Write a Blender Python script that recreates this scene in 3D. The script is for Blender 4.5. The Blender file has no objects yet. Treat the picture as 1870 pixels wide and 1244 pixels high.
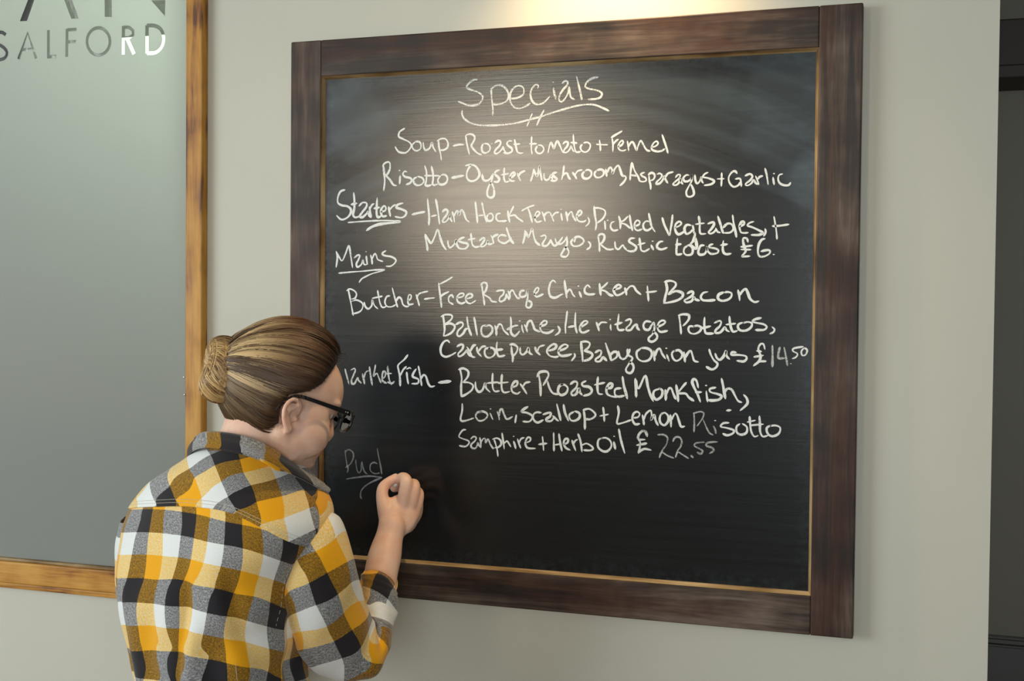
import bpy, bmesh, math, random
import numpy as np
from mathutils import Vector, Matrix, noise

S = bpy.context.scene
COL = S.collection
random.seed(7); np.random.seed(7)

# ------------------------------------------------------------------ camera, world, lights, exposure
CAM = np.array([1.1377, -2.0641, 1.4999])
RM = np.array([[0.9487786, 0.31581072, 0.0090971],
               [0.01642923, -0.02056218, -0.99965358],
               [-0.31551426, 0.94859938, -0.02469749]])   # rows: right, down, forward
FPX = 2200.0
cd = bpy.data.cameras.new('camera'); co = bpy.data.objects.new('camera', cd); COL.objects.link(co)
cd.sensor_width = 36.0; cd.lens = FPX / 1870.0 * 36.0; cd.clip_start = 0.05
m = Matrix(((RM[0][0], -RM[1][0], -RM[2][0]), (RM[0][1], -RM[1][1], -RM[2][1]), (RM[0][2], -RM[1][2], -RM[2][2]))).to_4x4()
m.translation = Vector(CAM); co.matrix_world = m
S.camera = co

S.view_settings.view_transform = 'Standard'; S.view_settings.look = 'None'
S.view_settings.exposure = 0.0; S.view_settings.gamma = 1.0; S.view_settings.use_curve_mapping = False
w = bpy.data.worlds.new('world'); S.world = w; w.use_nodes = True
w.node_tree.nodes['Background'].inputs[0].default_value = (0.80, 0.90, 1.0, 1)
w.node_tree.nodes['Background'].inputs[1].default_value = 0.55

def area(name, loc, target, sx, sy, power, color):
    l = bpy.data.lights.new(name, 'AREA'); l.shape = 'RECTANGLE'; l.size = sx; l.size_y = sy
    l.energy = power; l.color = color
    o = bpy.data.objects.new(name, l); COL.objects.link(o); o.location = loc
    o.rotation_euler = (Vector(target) - Vector(loc)).to_track_quat('-Z', 'Y').to_euler()
    return o
def spot(name, loc, target, power, color, angle, blend, size):
    l = bpy.data.lights.new(name, 'SPOT'); l.energy = power; l.color = color
    l.spot_size = math.radians(angle); l.spot_blend = blend; l.shadow_soft_size = size
    o = bpy.data.objects.new(name, l); COL.objects.link(o); o.location = loc
    o.rotation_euler = (Vector(target) - Vector(loc)).to_track_quat('-Z', 'Y').to_euler()
    return o
# daylight from the room's tall windows, off to the left behind the photographer
area('window_daylight', (-3.6, -3.3, 1.75), (0.6, 0.0, 1.3), 2.6, 2.0, 130, (0.90, 0.97, 1.0))
area('window_daylight_rear', (2.2, -5.6, 1.7), (0.5, 0.0, 1.3), 3.0, 1.9, 86, (0.93, 0.98, 1.0))
# warm ceiling spots
spot('board_spot', (-0.72, -3.55, 2.04), (0.48, 0.0, 1.66), 245, (1.0, 0.85, 0.65), 19, 1.0, 0.50)
spot('wall_downlight', (0.64, -0.115, 2.37), (0.64, -0.035, 1.9), 34, (1.0, 0.70, 0.38), 92, 1.0, 0.02)
# daylight in the room behind the frosted glass
area('rear_room_light', (0.1, 1.3, 2.80), (-0.35, 0.1, 1.7), 1.2, 0.6, 85, (0.96, 1.0, 0.93))

# ------------------------------------------------------------------ materials
def nt(name):
    mt = bpy.data.materials.new(name); mt.use_nodes = True
    n = mt.node_tree; b = n.nodes['Principled BSDF']; return mt, n, b
def nd(n, typ, **kw):
    x = n.nodes.new(typ)
    for k, v in kw.items():
        if k.startswith('i_'):
            key = k[2:]; key = int(key) if key.isdigit() else key.replace('_', ' ')
            x.inputs[key].default_value = v
        else: setattr(x, k, v)
    return x
def ramp(n, stops, interp='LINEAR'):
    r = n.nodes.new('ShaderNodeValToRGB'); r.color_ramp.interpolation = interp
    e = r.color_ramp.elements
    while len(e) < len(stops): e.new(0.5)
    for i, (p, c) in enumerate(stops):
        e[i].position = p; e[i].color = (c[0], c[1], c[2], 1) if hasattr(c, '__len__') else (c, c, c, 1)
    return r
def math_(n, op, a, b=None, clamp=False):
    x = n.nodes.new('ShaderNodeMath'); x.operation = op; x.use_clamp = clamp
    for i, v in enumerate((a, b)):
        if v is None: continue
        if isinstance(v, (int, float)): x.inputs[i].default_value = v
        else: n.links.new(v, x.inputs[i])
    return x.outputs[0]
def mixc(n, fac, a, b, mode='MIX'):
    x = n.nodes.new('ShaderNodeMix'); x.data_type = 'RGBA'; x.blend_type = mode
    for idx, v in ((0, fac), (6, a), (7, b)):
        if isinstance(v, (int, float)): x.inputs[idx].default_value = v
        elif isinstance(v, tuple): x.inputs[idx].default_value = (v[0], v[1], v[2], 1)
        else: n.links.new(v, x.inputs[idx])
    return x.outputs[2]
def coords(n, scale=(1, 1, 1), kind='Object', rot=(0, 0, 0), loc=(0, 0, 0)):
    t = n.nodes.new('ShaderNodeTexCoord'); mp = n.nodes.new('ShaderNodeMapping')
    mp.inputs['Scale'].default_value = scale; mp.inputs['Rotation'].default_value = rot; mp.inputs['Location'].default_value = loc
    n.links.new(t.outputs[kind], mp.inputs[0]); return mp.outputs[0]
def noise_(n, vec, scale, detail=4, rough=0.5, dist=0.0):
    x = n.nodes.new('ShaderNodeTexNoise'); x.inputs['Scale'].default_value = scale
    x.inputs['Detail'].default_value = detail; x.inputs['Roughness'].default_value = rough; x.inputs['Distortion'].default_value = dist
    if vec is not None: n.links.new(vec, x.inputs['Vector'])
    return x.outputs['Fac']
def bump(n, b, h, strength=0.2, dist=0.002):
    x = n.nodes.new('ShaderNodeBump'); x.inputs['Strength'].default_value = strength; x.inputs['Distance'].default_value = dist
    n.links.new(h, x.inputs['Height']); n.links.new(x.outputs[0], b.inputs['Normal'])

def paint(name, c, rough=0.6, bumps=0.06):
    mt, n, b = nt(name); v = coords(n)
    a = noise_(n, v, 3.0, 3); r = ramp(n, [(0.3, tuple(x * 0.965 for x in c)), (0.7, tuple(min(1, x * 1.02) for x in c))])
    n.links.new(a, r.inputs[0]); n.links.new(r.outputs[0], b.inputs['Base Color']); b.inputs['Roughness'].default_value = rough
    bump(n, b, noise_(n, v, 260, 3), bumps, 0.001); return mt
M = {}
M['wall'] = paint('wall_paint', (0.57, 0.565, 0.48))
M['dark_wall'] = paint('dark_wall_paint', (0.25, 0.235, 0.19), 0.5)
M['ceiling'] = paint('ceiling_paint', (0.72, 0.72, 0.68))
M['back_room'] = paint('rear_room_paint', (0.42, 0.46, 0.40))

def wood(name, stops, axis, grain=1.0, rough=0.45, knots=0.0, coat=0.0):
    mt, n, b = nt(name)
    sc = [1.0, 1.0, 1.0]; sc[axis] = 0.055
    info = n.nodes.new('ShaderNodeObjectInfo')
    t = n.nodes.new('ShaderNodeTexCoord'); ad = n.nodes.new('ShaderNodeVectorMath'); ad.operation = 'ADD'
    sr = n.nodes.new('ShaderNodeVectorMath'); sr.operation = 'SCALE'; sr.inputs['Scale'].default_value = 11.0
    cb = n.nodes.new('ShaderNodeCombineXYZ'); [n.links.new(info.outputs['Random'], cb.inputs[i]) for i in range(3)]
    n.links.new(cb.outputs[0], sr.inputs[0]); n.links.new(t.outputs['Object'], ad.inputs[0]); n.links.new(sr.outputs[0], ad.inputs[1])
    mp = n.nodes.new('ShaderNodeMapping'); mp.inputs['Scale'].default_value = sc; n.links.new(ad.outputs[0], mp.inputs[0])
    v = mp.outputs[0]
    g1 = noise_(n, v, 55 * grain, 6, 0.62, 0.8); g2 = noise_(n, v, 230 * grain, 4, 0.6)
    big = noise_(n, ad.outputs[0], 9, 3, 0.5)
    s_ = math_(n, 'ADD', math_(n, 'MULTIPLY', g1, 0.46), math_(n, 'MULTIPLY', g2, 0.14))
    s_ = math_(n, 'ADD', s_, math_(n, 'MULTIPLY', big, 0.46))
    r = ramp(n, stops); n.links.new(s_, r.inputs[0]); colr = r.outputs[0]
    if 'dark_stained' in name:
        r2 = ramp(n, [(0.36, (0.007, 0.006, 0.006)), (0.48, (0.032, 0.022, 0.017)), (0.56, (0.076, 0.054, 0.041)), (0.66, (0.16, 0.120, 0.094))]); n.links.new(s_, r2.inputs[0])
        mp2 = n.nodes.new('ShaderNodeMapping'); mp2.inputs['Scale'].default_value = [1 if i != axis else .22 for i in range(3)]; n.links.new(ad.outputs[0], mp2.inputs[0])
        pm = ramp(n, [(0.40, 0.0), (0.58, 1.0)]); n.links.new(noise_(n, mp2.outputs[0], 16, 4, 0.6), pm.inputs[0]); colr = mixc(n, pm.outputs[0], r.outputs[0], r2.outputs[0])
    n.links.new(colr, b.inputs['Base Color'])
    rr = ramp(n, [(0.3, rough - 0.08), (0.7, rough + 0.12)]); n.links.new(g1, rr.inputs[0]); n.links.new(rr.outputs[0], b.inputs['Roughness'])
    b.inputs['Specular IOR Level'].default_value = 0.32; b.inputs['Coat Weight'].default_value = coat; b.inputs['Coat Roughness'].default_value = 0.35
    bump(n, b, g2, 0.25, 0.0006); return mt
DARK = [(0.34, (0.006, 0.004, 0.004)), (0.45, (0.016, 0.009, 0.007)), (0.52, (0.038, 0.015, 0.009)), (0.60, (0.062, 0.030, 0.019)), (0.70, (0.10, 0.060, 0.044))]
M['walnut_v'] = wood('dark_stained_wood_upright', DARK, 2, 1.0, 0.47)
M['walnut_h'] = wood('dark_stained_wood_level', DARK, 0, 1.0, 0.47)
OAK = [(0.41, (0.12, 0.036, 0.006)), (0.465, (0.33, 0.13, 0.014)), (0.53, (0.48, 0.22, 0.028)), (0.62, (0.60, 0.31, 0.055))]
M['oak_v'] = wood('oak_upright', OAK, 2, 1.3, 0.42, coat=0.06)
M['oak_h'] = wood('oak_level', OAK, 0, 1.3, 0.42, coat=0.06)
GOLD = [(0.40, (0.05, 0.025, 0.010)), (0.47, (0.20, 0.12, 0.045)), (0.56, (0.36, 0.25, 0.12)), (0.66, (0.52, 0.40, 0.22))]
M['lip_v'] = wood('worn_pale_wood_upright', GOLD, 2, 0.7, 0.5)
M['lip_h'] = wood('worn_pale_wood_level', GOLD, 0, 0.7, 0.5)

def simple(name, c, rough=0.5, metal=0.0, spec=0.5):
    mt, n, b = nt(name); b.inputs['Base Color'].default_value = (*c, 1); b.inputs['Roughness'].default_value = rough
    b.inputs['Metallic'].default_value = metal; b.inputs['Specular IOR Level'].default_value = spec
    a = noise_(n, coords(n), 120, 2); bump(n, b, a, 0.03, 0.0005); return mt
M["black_plastic"] = simple('glossy_black_acetate', (0.008, 0.008, 0.009), 0.16)
M['metal'] = simple('brushed_screw_metal', (0.6, 0.58, 0.52), 0.35, 1.0)
M['rubber'] = simple('black_shoe_leather', (0.02, 0.02, 0.02), 0.45)
M['sole'] = simple('pale_shoe_sole', (0.5, 0.5, 0.47), 0.7)

# chalkboard: matt black paint, wiped arcs of chalk dust, brushed-on paint lines
def board_mat():
    mt, n, b = nt('chalkboard_paint'); t = n.nodes.new('ShaderNodeTexCoord')
    P = t.outputs['Object']
    sep = n.nodes.new('ShaderNodeSeparateXYZ'); n.links.new(P, sep.inputs[0]); X, Z = sep.outputs[0], sep.outputs[2]
    # horizontal brush lines
    v1 = coords(n, (2.2, 1, 120)); lines = noise_(n, v1, 1.0, 5, 0.6)
    v2 = coords(n, (1.0, 1, 1.0)); cloud = noise_(n, v2, 5.0, 4, 0.5)
    # wiping arcs round the writer's reach
    dx = math_(n, 'SUBTRACT', X, 0.50); dz = math_(n, 'SUBTRACT', Z, 0.18)
    wob = math_(n, 'MULTIPLY', math_(n, 'SUBTRACT', noise_(n, v2, 2.2, 2), 0.5), 0.07)
    dxs = math_(n, 'MULTIPLY', dx, 0.86)
    r_ = math_(n, 'ADD', math_(n, 'SQRT', math_(n, 'ADD', math_(n, 'MULTIPLY', dxs, dxs), math_(n, 'MULTIPLY', dz, dz))), wob)
    ang = math_(n, 'ARCTAN2', dxs, dz)
    cb = n.nodes.new('ShaderNodeCombineXYZ'); n.links.new(math_(n, 'MULTIPLY', r_, 24.0), cb.inputs[0]); n.links.new(math_(n, 'MULTIPLY', ang, 0.55), cb.inputs[1])
    arcs = noise_(n, cb.outputs[0], 1.0, 3, 0.5)
    arcr = ramp(n, [(0.42, 0.0), (0.62, 1.0)]); n.links.new(arcs, arcr.inputs[0])
    rm = ramp(n, [(0.50, 0.0), (0.62, 0.9), (1.0, 1.0)]); n.links.new(r_, rm.inputs[0])
    zm = ramp(n, [(0.60, 0.0), (0.78, 1.0)]); n.links.new(Z, zm.inputs[0])
    arcm = math_(n, 'MULTIPLY', math_(n, 'MULTIPLY', arcr.outputs[0], rm.outputs[0]), zm.outputs[0])
    # dusty corners and edges
    def blob(cx, cz, rx, rz, amt):
        a = math_(n, 'DIVIDE', math_(n, 'SUBTRACT', X, cx), rx); c = math_(n, 'DIVIDE', math_(n, 'SUBTRACT', Z, cz), rz)
        d = math_(n, 'SQRT', math_(n, 'ADD', math_(n, 'MULTIPLY', a, a), math_(n, 'MULTIPLY', c, c)))
        d = math_(n, 'ADD', d, math_(n, 'MULTIPLY', math_(n, 'SUBTRACT', noise_(n, v2, 16, 4), 0.5), 1.1))
        rr = ramp(n, [(0.45, amt), (1.0, 0.0)]); n.links.new(d, rr.inputs[0]); return rr.outputs[0]
    cor = math_(n, 'ADD', blob(0.12, 0.90, 0.10, 0.09, 0.75), blob(0.93, 0.93, 0.13, 0.07, 0.45))
    cor = math_(n, 'ADD', cor, blob(0.97, 0.76, 0.05, 0.05, 0.7)); cor = math_(n, 'ADD', cor, blob(0.90, 0.84, 0.06, 0.04, 0.35))
    ex = math_(n, 'MINIMUM', math_(n, 'SUBTRACT', X, 0.06), math_(n, 'SUBTRACT', 0.992, X))
    ez = math_(n, 'MINIMUM', math_(n, 'SUBTRACT', Z, 0.06), math_(n, 'SUBTRACT', 0.992, Z))
    e_ = math_(n, 'MINIMUM', ex, ez); er = ramp(n, [(0.0, 0.9), (0.014, 0.45), (0.045, 0.0)]); n.links.new(e_, er.inputs[0])
    en = ramp(n, [(0.42, 0.0), (0.62, 1.0)]); n.links.new(noise_(n, v2, 70, 5, 0.7), en.inputs[0])
    edge = math_(n, 'MULTIPLY', er.outputs[0], en.outputs[0])
    # specks of dust
    vo = n.nodes.new('ShaderNodeTexVoronoi'); vo.inputs['Scale'].default_value = 150; n.links.new(P, vo.inputs['Vector'])
    sp = ramp(n, [(0.0, 1.0), (0.09, 1.0), (0.13, 0.0)]); n.links.new(vo.outputs['Distance'], sp.inputs[0])
    spm = ramp(n, [(0.60, 0.0), (0.68, 0.55)]); n.links.new(noise_(n, v2, 7.0, 5, 0.7), spm.inputs[0])
    speck = math_(n, 'MULTIPLY', sp.outputs[0], spm.outputs[0])
    dust = math_(n, 'ADD', math_(n, 'MULTIPLY', arcm, 0.22), math_(n, 'MULTIPLY', cor, 0.34))
    dust = math_(n, 'ADD', dust, math_(n, 'MULTIPLY', edge, 0.22)); dust = math_(n, 'ADD', dust, math_(n, 'MULTIPLY', speck, 0.75))
    lr = ramp(n, [(0.35, 0.93), (0.65, 1.07)]); n.links.new(lines, lr.inputs[0])
    dust = math_(n, 'MULTIPLY', dust, lr.outputs[0], True)
    base = ramp(n, [(0.35, (0.0062, 0.0082, 0.0098)), (0.65, (0.0095, 0.0125, 0.0150))]); n.links.new(math_(n, 'ADD', math_(n, 'MULTIPLY', lines, .5), math_(n, 'MULTIPLY', cloud, .5)), base.inputs[0])
    c = mixc(n, dust, base.outputs[0], (0.090, 0.135, 0.160)); n.links.new(c, b.inputs['Base Color'])
    ro = ramp(n, [(0.3, 0.205), (0.7, 0.235)]); n.links.new(lines, ro.inputs[0])
    n.links.new(math_(n, 'ADD', ro.outputs[0], math_(n, 'MULTIPLY', dust, 0.10), True), b.inputs['Roughness'])
    b.inputs['Specular IOR Level'].default_value = 0.45
    v3 = coords(n, (6, 1, 300)); bump(n, b, noise_(n, v3, 1.0, 4, 0.6), 0.17, 0.0006)
    return mt
M['board'] = board_mat()

def chalk_mat(name, dens, tint=(0.75, 0.79, 0.78)):
    mt, n, b = nt(name); out = n.nodes['Material Output']
    v = coords(n); g = noise_(n, v, 520, 3, 0.7); g2 = noise_(n, v, 60, 2)
    th = 0.56 - 0.26 * dens
    r = ramp(n, [(th, 0.0), (th + 0.14, min(1.0, 0.35 + 0.65 * dens))]) if dens > .7 else ramp(n, [(0.34, dens * .12), (0.62, dens)])
    n.links.new(math_(n, 'ADD', math_(n, 'MULTIPLY', g, 0.72), math_(n, 'MULTIPLY', g2, 0.28)), r.inputs[0])
    b.inputs['Base Color'].default_value = (*tint, 1); b.inputs['Roughness'].default_value = 0.95; b.inputs['Specular IOR Level'].default_value = 0.1
    tr = n.nodes.new('ShaderNodeBsdfTransparent'); mx = n.nodes.new('ShaderNodeMixShader')
    n.links.new(r.outputs[0], mx.inputs[0]); n.links.new(tr.outputs[0], mx.inputs[1]); n.links.new(b.outputs[0], mx.inputs[2]); n.links.new(mx.outputs[0], out.inputs[0])
    return mt
_ck = {}
def chalk(d):
    d = round(d, 2)
    if d not in _ck: _ck[d] = chalk_mat('chalk_%d' % int(d * 100), d)
    return _ck[d]

def film_mat():
    mt, n, b = nt('frosted_film'); out = n.nodes['Material Output']
    b.inputs['Base Color'].default_value = (0.37, 0.39, 0.375, 1); b.inputs['Roughness'].default_value = 0.55
    tl = n.nodes.new('ShaderNodeBsdfTranslucent'); tl.inputs[0].default_value = (0.88, 0.90, 0.85, 1)
    mx = n.nodes.new('ShaderNodeMixShader'); mx.inputs[0].default_value = 0.52
    n.links.new(b.outputs[0], mx.inputs[1]); n.links.new(tl.outputs[0], mx.inputs[2]); n.links.new(mx.outputs[0], out.inputs[0])
    bump(n, b, noise_(n, coords(n), 900, 2), 0.08, 0.0003); return mt
M['film'] = film_mat()
def glass_mat(name, rough=0.0, tint=(1, 1, 1), fac=0.12):
    mt, n, b = nt(name); out = n.nodes['Material Output']
    tr = n.nodes.new('ShaderNodeBsdfTransparent'); tr.inputs[0].default_value = (*tint, 1)
    gl = n.nodes.new('ShaderNodeBsdfGlossy'); gl.inputs['Roughness'].default_value = rough + 0.02
    fr = n.nodes.new('ShaderNodeFresnel'); fr.inputs[0].default_value = 1.5
    mx = n.nodes.new('ShaderNodeMixShader'); n.links.new(math_(n, 'ADD', fr.outputs[0], fac * 0.2), mx.inputs[0])
    n.links.new(tr.outputs[0], mx.inputs[1]); n.links.new(gl.outputs[0], mx.inputs[2]); n.links.new(mx.outputs[0], out.inputs[0]); return mt
M['pane'] = glass_mat('window_glass', 0, (0.90, 0.95, 0.91))
M['lens'] = glass_mat('spectacle_lens', 0, (0.78, 0.76, 0.80), 0.3)

def shirt_mat():
    mt, n, b = nt('checked_flannel')
    uv = n.nodes.new('ShaderNodeUVMap'); uv.uv_map = 'weave'
    vn = n.nodes.new('ShaderNodeVectorMath'); vn.operation = 'ADD'
    nz = n.nodes.new('ShaderNodeTexNoise'); nz.inputs['Scale'].default_value = 14; nz.inputs['Detail'].default_value = 3
    n.links.new(uv.outputs[0], nz.inputs['Vector'])
    sc = n.nodes.new('ShaderNodeVectorMath'); sc.operation = 'MULTIPLY_ADD'
    sc.inputs[1].default_value = (0.035,) * 3; sc.inputs[2].default_value = (-0.0175,) * 3
    n.links.new(nz.outputs['Color'], sc.inputs[0]); n.links.new(uv.outputs[0], vn.inputs[0]); n.links.new(sc.outputs[0], vn.inputs[1])
    sep = n.nodes.new('ShaderNodeSeparateXYZ'); n.links.new(vn.outputs[0], sep.inputs[0])
    Wc, Bc, Yc = [tuple(x ** (1 / 2.2) for x in c) for c in ((0.86, 0.90, 0.89), (0.022, 0.020, 0.024), (0.93, 0.44, 0.010))]
    def stripes(o, order):
        f = math_(n, 'FRACT', math_(n, 'DIVIDE', math_(n, 'ADD', o, 300.0), 3.0))
        r = ramp(n, [(0.0, order[0]), (1 / 3, order[1]), (2 / 3, order[2])], 'CONSTANT'); n.links.new(f, r.inputs[0]); return r.outputs[0]
    p = stripes(sep.outputs[0], (Wc, Bc, Yc)); q = stripes(sep.outputs[1], (Bc, Wc, Yc))
    # heathered twill: threads of either colour show at random
    tw = noise_(n, math_v(n, uv.outputs[0], (20, 15, 1)), 1.0, 3, 0.75); tw2 = noise_(n, math_v(n, uv.outputs[0], (9, 14, 1)), 1.0, 3, 0.7)
    f = ramp(n, [(0.33, 0.12), (0.50, 0.50), (0.67, 0.88)]); n.links.new(math_(n, 'ADD', math_(n, 'MULTIPLY', tw, 0.6), math_(n, 'MULTIPLY', tw2, 0.4)), f.inputs[0])
    c = mixc(n, f.outputs[0], p, q)
    gm = n.nodes.new('ShaderNodeGamma'); gm.inputs[1].default_value = 2.2; n.links.new(c, gm.inputs[0]); c = gm.outputs[0]
    dk = ramp(n, [(0.3, 0.90), (0.7, 1.02)]); n.links.new(tw, dk.inputs[0])
    c = mixc(n, 1.0, c, dk.outputs[0], 'MULTIPLY')
    n.links.new(c, b.inputs['Base Color']); b.inputs['Roughness'].default_value = 0.9; b.inputs['Specular IOR Level'].default_value = 0.15
    b.inputs['Sheen Weight'].default_value = 0.25; b.inputs['Sheen Roughness'].default_value = 0.5
    bump(n, b, tw, 0.35, 0.0008); return mt
def math_v(n, vec, s):
    x = n.nodes.new('ShaderNodeVectorMath'); x.operation = 'MULTIPLY'; x.inputs[1].default_value = s; n.links.new(vec, x.inputs[0]); return x.outputs[0]
M['shirt'] = shirt_mat()
M['thread'] = simple('pale_stitching_thread', (0.62, 0.6, 0.5), 0.8)
M['dark_cloth'] = simple('shirt_label_cloth', (0.03, 0.03, 0.035), 0.9)

def denim():
    mt, n, b = nt('dark_denim'); v = coords(n, (1, 1, 1)); a = noise_(n, v, 500, 3)
    r = ramp(n, [(0.3, (0.012, 0.018, 0.035)), (0.7, (0.04, 0.055, 0.09))]); n.links.new(a, r.inputs[0]); n.links.new(r.outputs[0], b.inputs['Base Color'])
    b.inputs['Roughness'].default_value = 0.9; bump(n, b, a, 0.2, 0.0005); return mt
M['denim'] = denim()
def skin():
    mt, n, b = nt('skin'); v = coords(n, (1, 1, 1)); a = noise_(n, v, 22, 4, 0.6)
    r = ramp(n, [(0.32, (0.76, 0.45, 0.33)), (0.5, (0.80, 0.52, 0.39)), (0.70, (0.84, 0.60, 0.47))]); n.links.new(a, r.inputs[0])
    n.links.new(r.outputs[0], b.inputs['Base Color']); b.inputs['Roughness'].default_value = 0.52
    b.inputs['Subsurface Weight'].default_value = 0.18; b.inputs['Subsurface Radius'].default_value = (0.012, 0.004, 0.002); b.inputs['Subsurface Scale'].default_value = 1.0
    bump(n, b, noise_(n, v, 420, 4, 0.6), 0.12, 0.0006); return mt
M['skin'] = skin()
def hair_mat(name, vc=True):
    mt, n, b = nt(name)
    at = n.nodes.new('ShaderNodeAttribute'); at.attribute_name = 'tint'
    n.links.new(at.outputs['Color'], b.inputs['Base Color']); b.inputs['Roughness'].default_value = 0.42
    b.inputs['Specular IOR Level'].default_value = 0.35; b.inputs['Anisotropic'].default_value = 0.5; return mt
M['hair'] = hair_mat('streaked_hair')
M['scalp_hair'] = simple('dark_root_hair', (0.035, 0.021, 0.013), 0.6)
M['bun_core'] = simple('dark_blonde_hair', (0.20, 0.125, 0.06), 0.55)
M['nail'] = simple('fingernail', (0.78, 0.52, 0.44), 0.3)
M['eye_white'] = simple('eye_white', (0.75, 0.73, 0.70), 0.2)
M['iris'] = simple('eye_iris', (0.06, 0.05, 0.03), 0.2)
M['lip'] = simple('lip_skin', (0.50, 0.20, 0.17), 0.45)
M['chalk_solid'] = simple('chalk', (0.80, 0.80, 0.76), 0.95)
M['brow'] = simple('eyebrow_hair', (0.05, 0.028, 0.015), 0.8)

# ------------------------------------------------------------------ helpers
def link(name, me, mat, parent=None, smooth=False):
    o = bpy.data.objects.new(name, me); COL.objects.link(o)
    if mat is not None: me.materials.append(mat)
    if parent is not None: o.parent = parent
    if smooth:
        for p in me.polygons: p.use_smooth = True
    return o
def mesh(name, verts, faces, mat, parent=None, smooth=False):
    me = bpy.data.meshes.new(name); me.from_pydata([tuple(map(float, v)) for v in verts], [], [tuple(map(int, f)) for f in faces]); me.update()
    return link(name, me, mat, parent, smooth)
def boxes(name, bs, mat, parent=None, bev=0.0):
    bm = bmesh.new()
    for (x0, y0, z0, x1, y1, z1) in bs:
        r = bmesh.ops.create_cube(bm, size=1.0)
        for v in r['verts']:
            v.co = Vector((x0 + (v.co.x + .5) * (x1 - x0), y0 + (v.co.y + .5) * (y1 - y0), z0 + (v.co.z + .5) * (z1 - z0)))
    if bev > 0: bmesh.ops.bevel(bm, geom=bm.edges[:], offset=bev, segments=2, affect='EDGES', profile=0.5)
    me = bpy.data.meshes.new(name); bm.to_mesh(me); bm.free()
    return link(name, me, mat, parent)
def tag(o, label=None, cat=None, group=None, kind=None):
    for k, v in (('label', label), ('category', cat), ('group', group), ('kind', kind)):
        if v: o[k] = v
    return o
def empty(name, loc):
    o = bpy.data.objects.new(name, None); COL.objects.link(o); o.location = loc; o.empty_display_size = 0.1; return o
def adopt(root):
    """children were modelled in world space: keep them there under their parent"""
    bpy.context.view_layer.update()
    for c in root.children: c.matrix_parent_inverse = root.matrix_world.inverted()
def A(u, v, z):
    """a point at depth z in front of the photographer, along the ray of that picture position (1870 x 1244)"""
    d = np.array([(u - 935.0) / FPX, (v - 622.0) / FPX, 1.0]) * z
    return CAM + d @ RM
def P2(P):
    q = (np.asarray(P) - CAM) @ RM.T
    return np.stack([935 + FPX * q[..., 0] / q[..., 2], 622 + FPX * q[..., 1] / q[..., 2]], -1)
RIGHT, DOWN, FWD = RM
def grid_faces(nu, nv, close_u=False):
    f = []
    for j in range(nv - 1):
        for i in range(nu if close_u else nu - 1):
            a = j * nu + i; b_ = j * nu + (i + 1) % nu
            f.append((a, b_, b_ + nu, a + nu))
    return f
def catmull(pts, n):
    """smooth resample of control rows to n rows, even in index"""
    p = np.asarray(pts, float); k = len(p); out = []
    for t in np.linspace(0, k - 1, n):
        i = min(int(t), k - 2); f = t - i
        a, b_, c, d = p[max(i - 1, 0)], p[i], p[i + 1], p[min(i + 2, k - 1)]
        out.append(0.5 * ((2 * b_) + (-a + c) * f + (2 * a - 5 * b_ + 4 * c - d) * f * f + (-a + 3 * b_ - 3 * c + d) * f ** 3))
    return np.array(out)
def tube(path, radii, seg=12, caps=True):
    """verts and faces of a round tube with rounded ends"""
    path = np.asarray(path, float); n = len(path); radii = np.ones(n) * radii if np.isscalar(radii) else np.asarray(radii, float)
    V, F = [], []
    T = np.gradient(path, axis=0); T /= np.linalg.norm(T, axis=1)[:, None] + 1e-12
    ref = np.array([0.0, 0, 1]) if abs(T[0][2]) < 0.9 else np.array([1.0, 0, 0])
    N = np.cross(T[0], ref); N /= np.linalg.norm(N)
    rings = []
    rows = []
    if caps:
        for a in (80, 55, 28): rows.append((0, -math.sin(math.radians(a)), math.cos(math.radians(a))))
    for i in range(n): rows.append((i, 0, 1))
    if caps:
        for a in (28, 55, 80): rows.append((n - 1, math.sin(math.radians(a)), math.cos(math.radians(a))))
    last = 0
    for (i, sh, rs) in rows:
        N = N - T[i] * np.dot(N, T[i]); N /= np.linalg.norm(N); B = np.cross(T[i], N)
        c = path[i] + T[i] * sh * radii[i]
        for k in range(seg):
            a = 2 * math.pi * k / seg; V.append(c + (N * math.cos(a) + B * math.sin(a)) * radii[i] * rs)
    m_ = len(rows); F = grid_faces(seg, m_, True)
    if caps: F.append(tuple(range(seg))[::-1]); F.append(tuple(range((m_ - 1) * seg, m_ * seg)))
    return V, F
def join(parts):
    V, F = [], []
    for v, f in parts:
        k = len(V); V += list(v); F += [tuple(i + k for i in q) for q in f]
    return V, F
def ellipsoid(c, axes, radii, nu=24, nv=16):
    c = np.asarray(c); X, Y, Z = [np.asarray(a) for a in axes]; V, F = [], []
    for j in range(nv + 1):
        th = math.pi * (j + 0.02 * (1 if j == 0 else -1 if j == nv else 0)) / nv
        for i in range(nu):
            ph = 2 * math.pi * i / nu
            V.append(c + X * radii[0] * math.sin(th) * math.cos(ph) + Y * radii[1] * math.sin(th) * math.sin(ph) + Z * radii[2] * math.cos(th))
    F = grid_faces(nu, nv + 1, True); F.append(tuple(range(nu))[::-1]); F.append(tuple(range(nv * nu, (nv + 1) * nu)))
    return V, F
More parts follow.
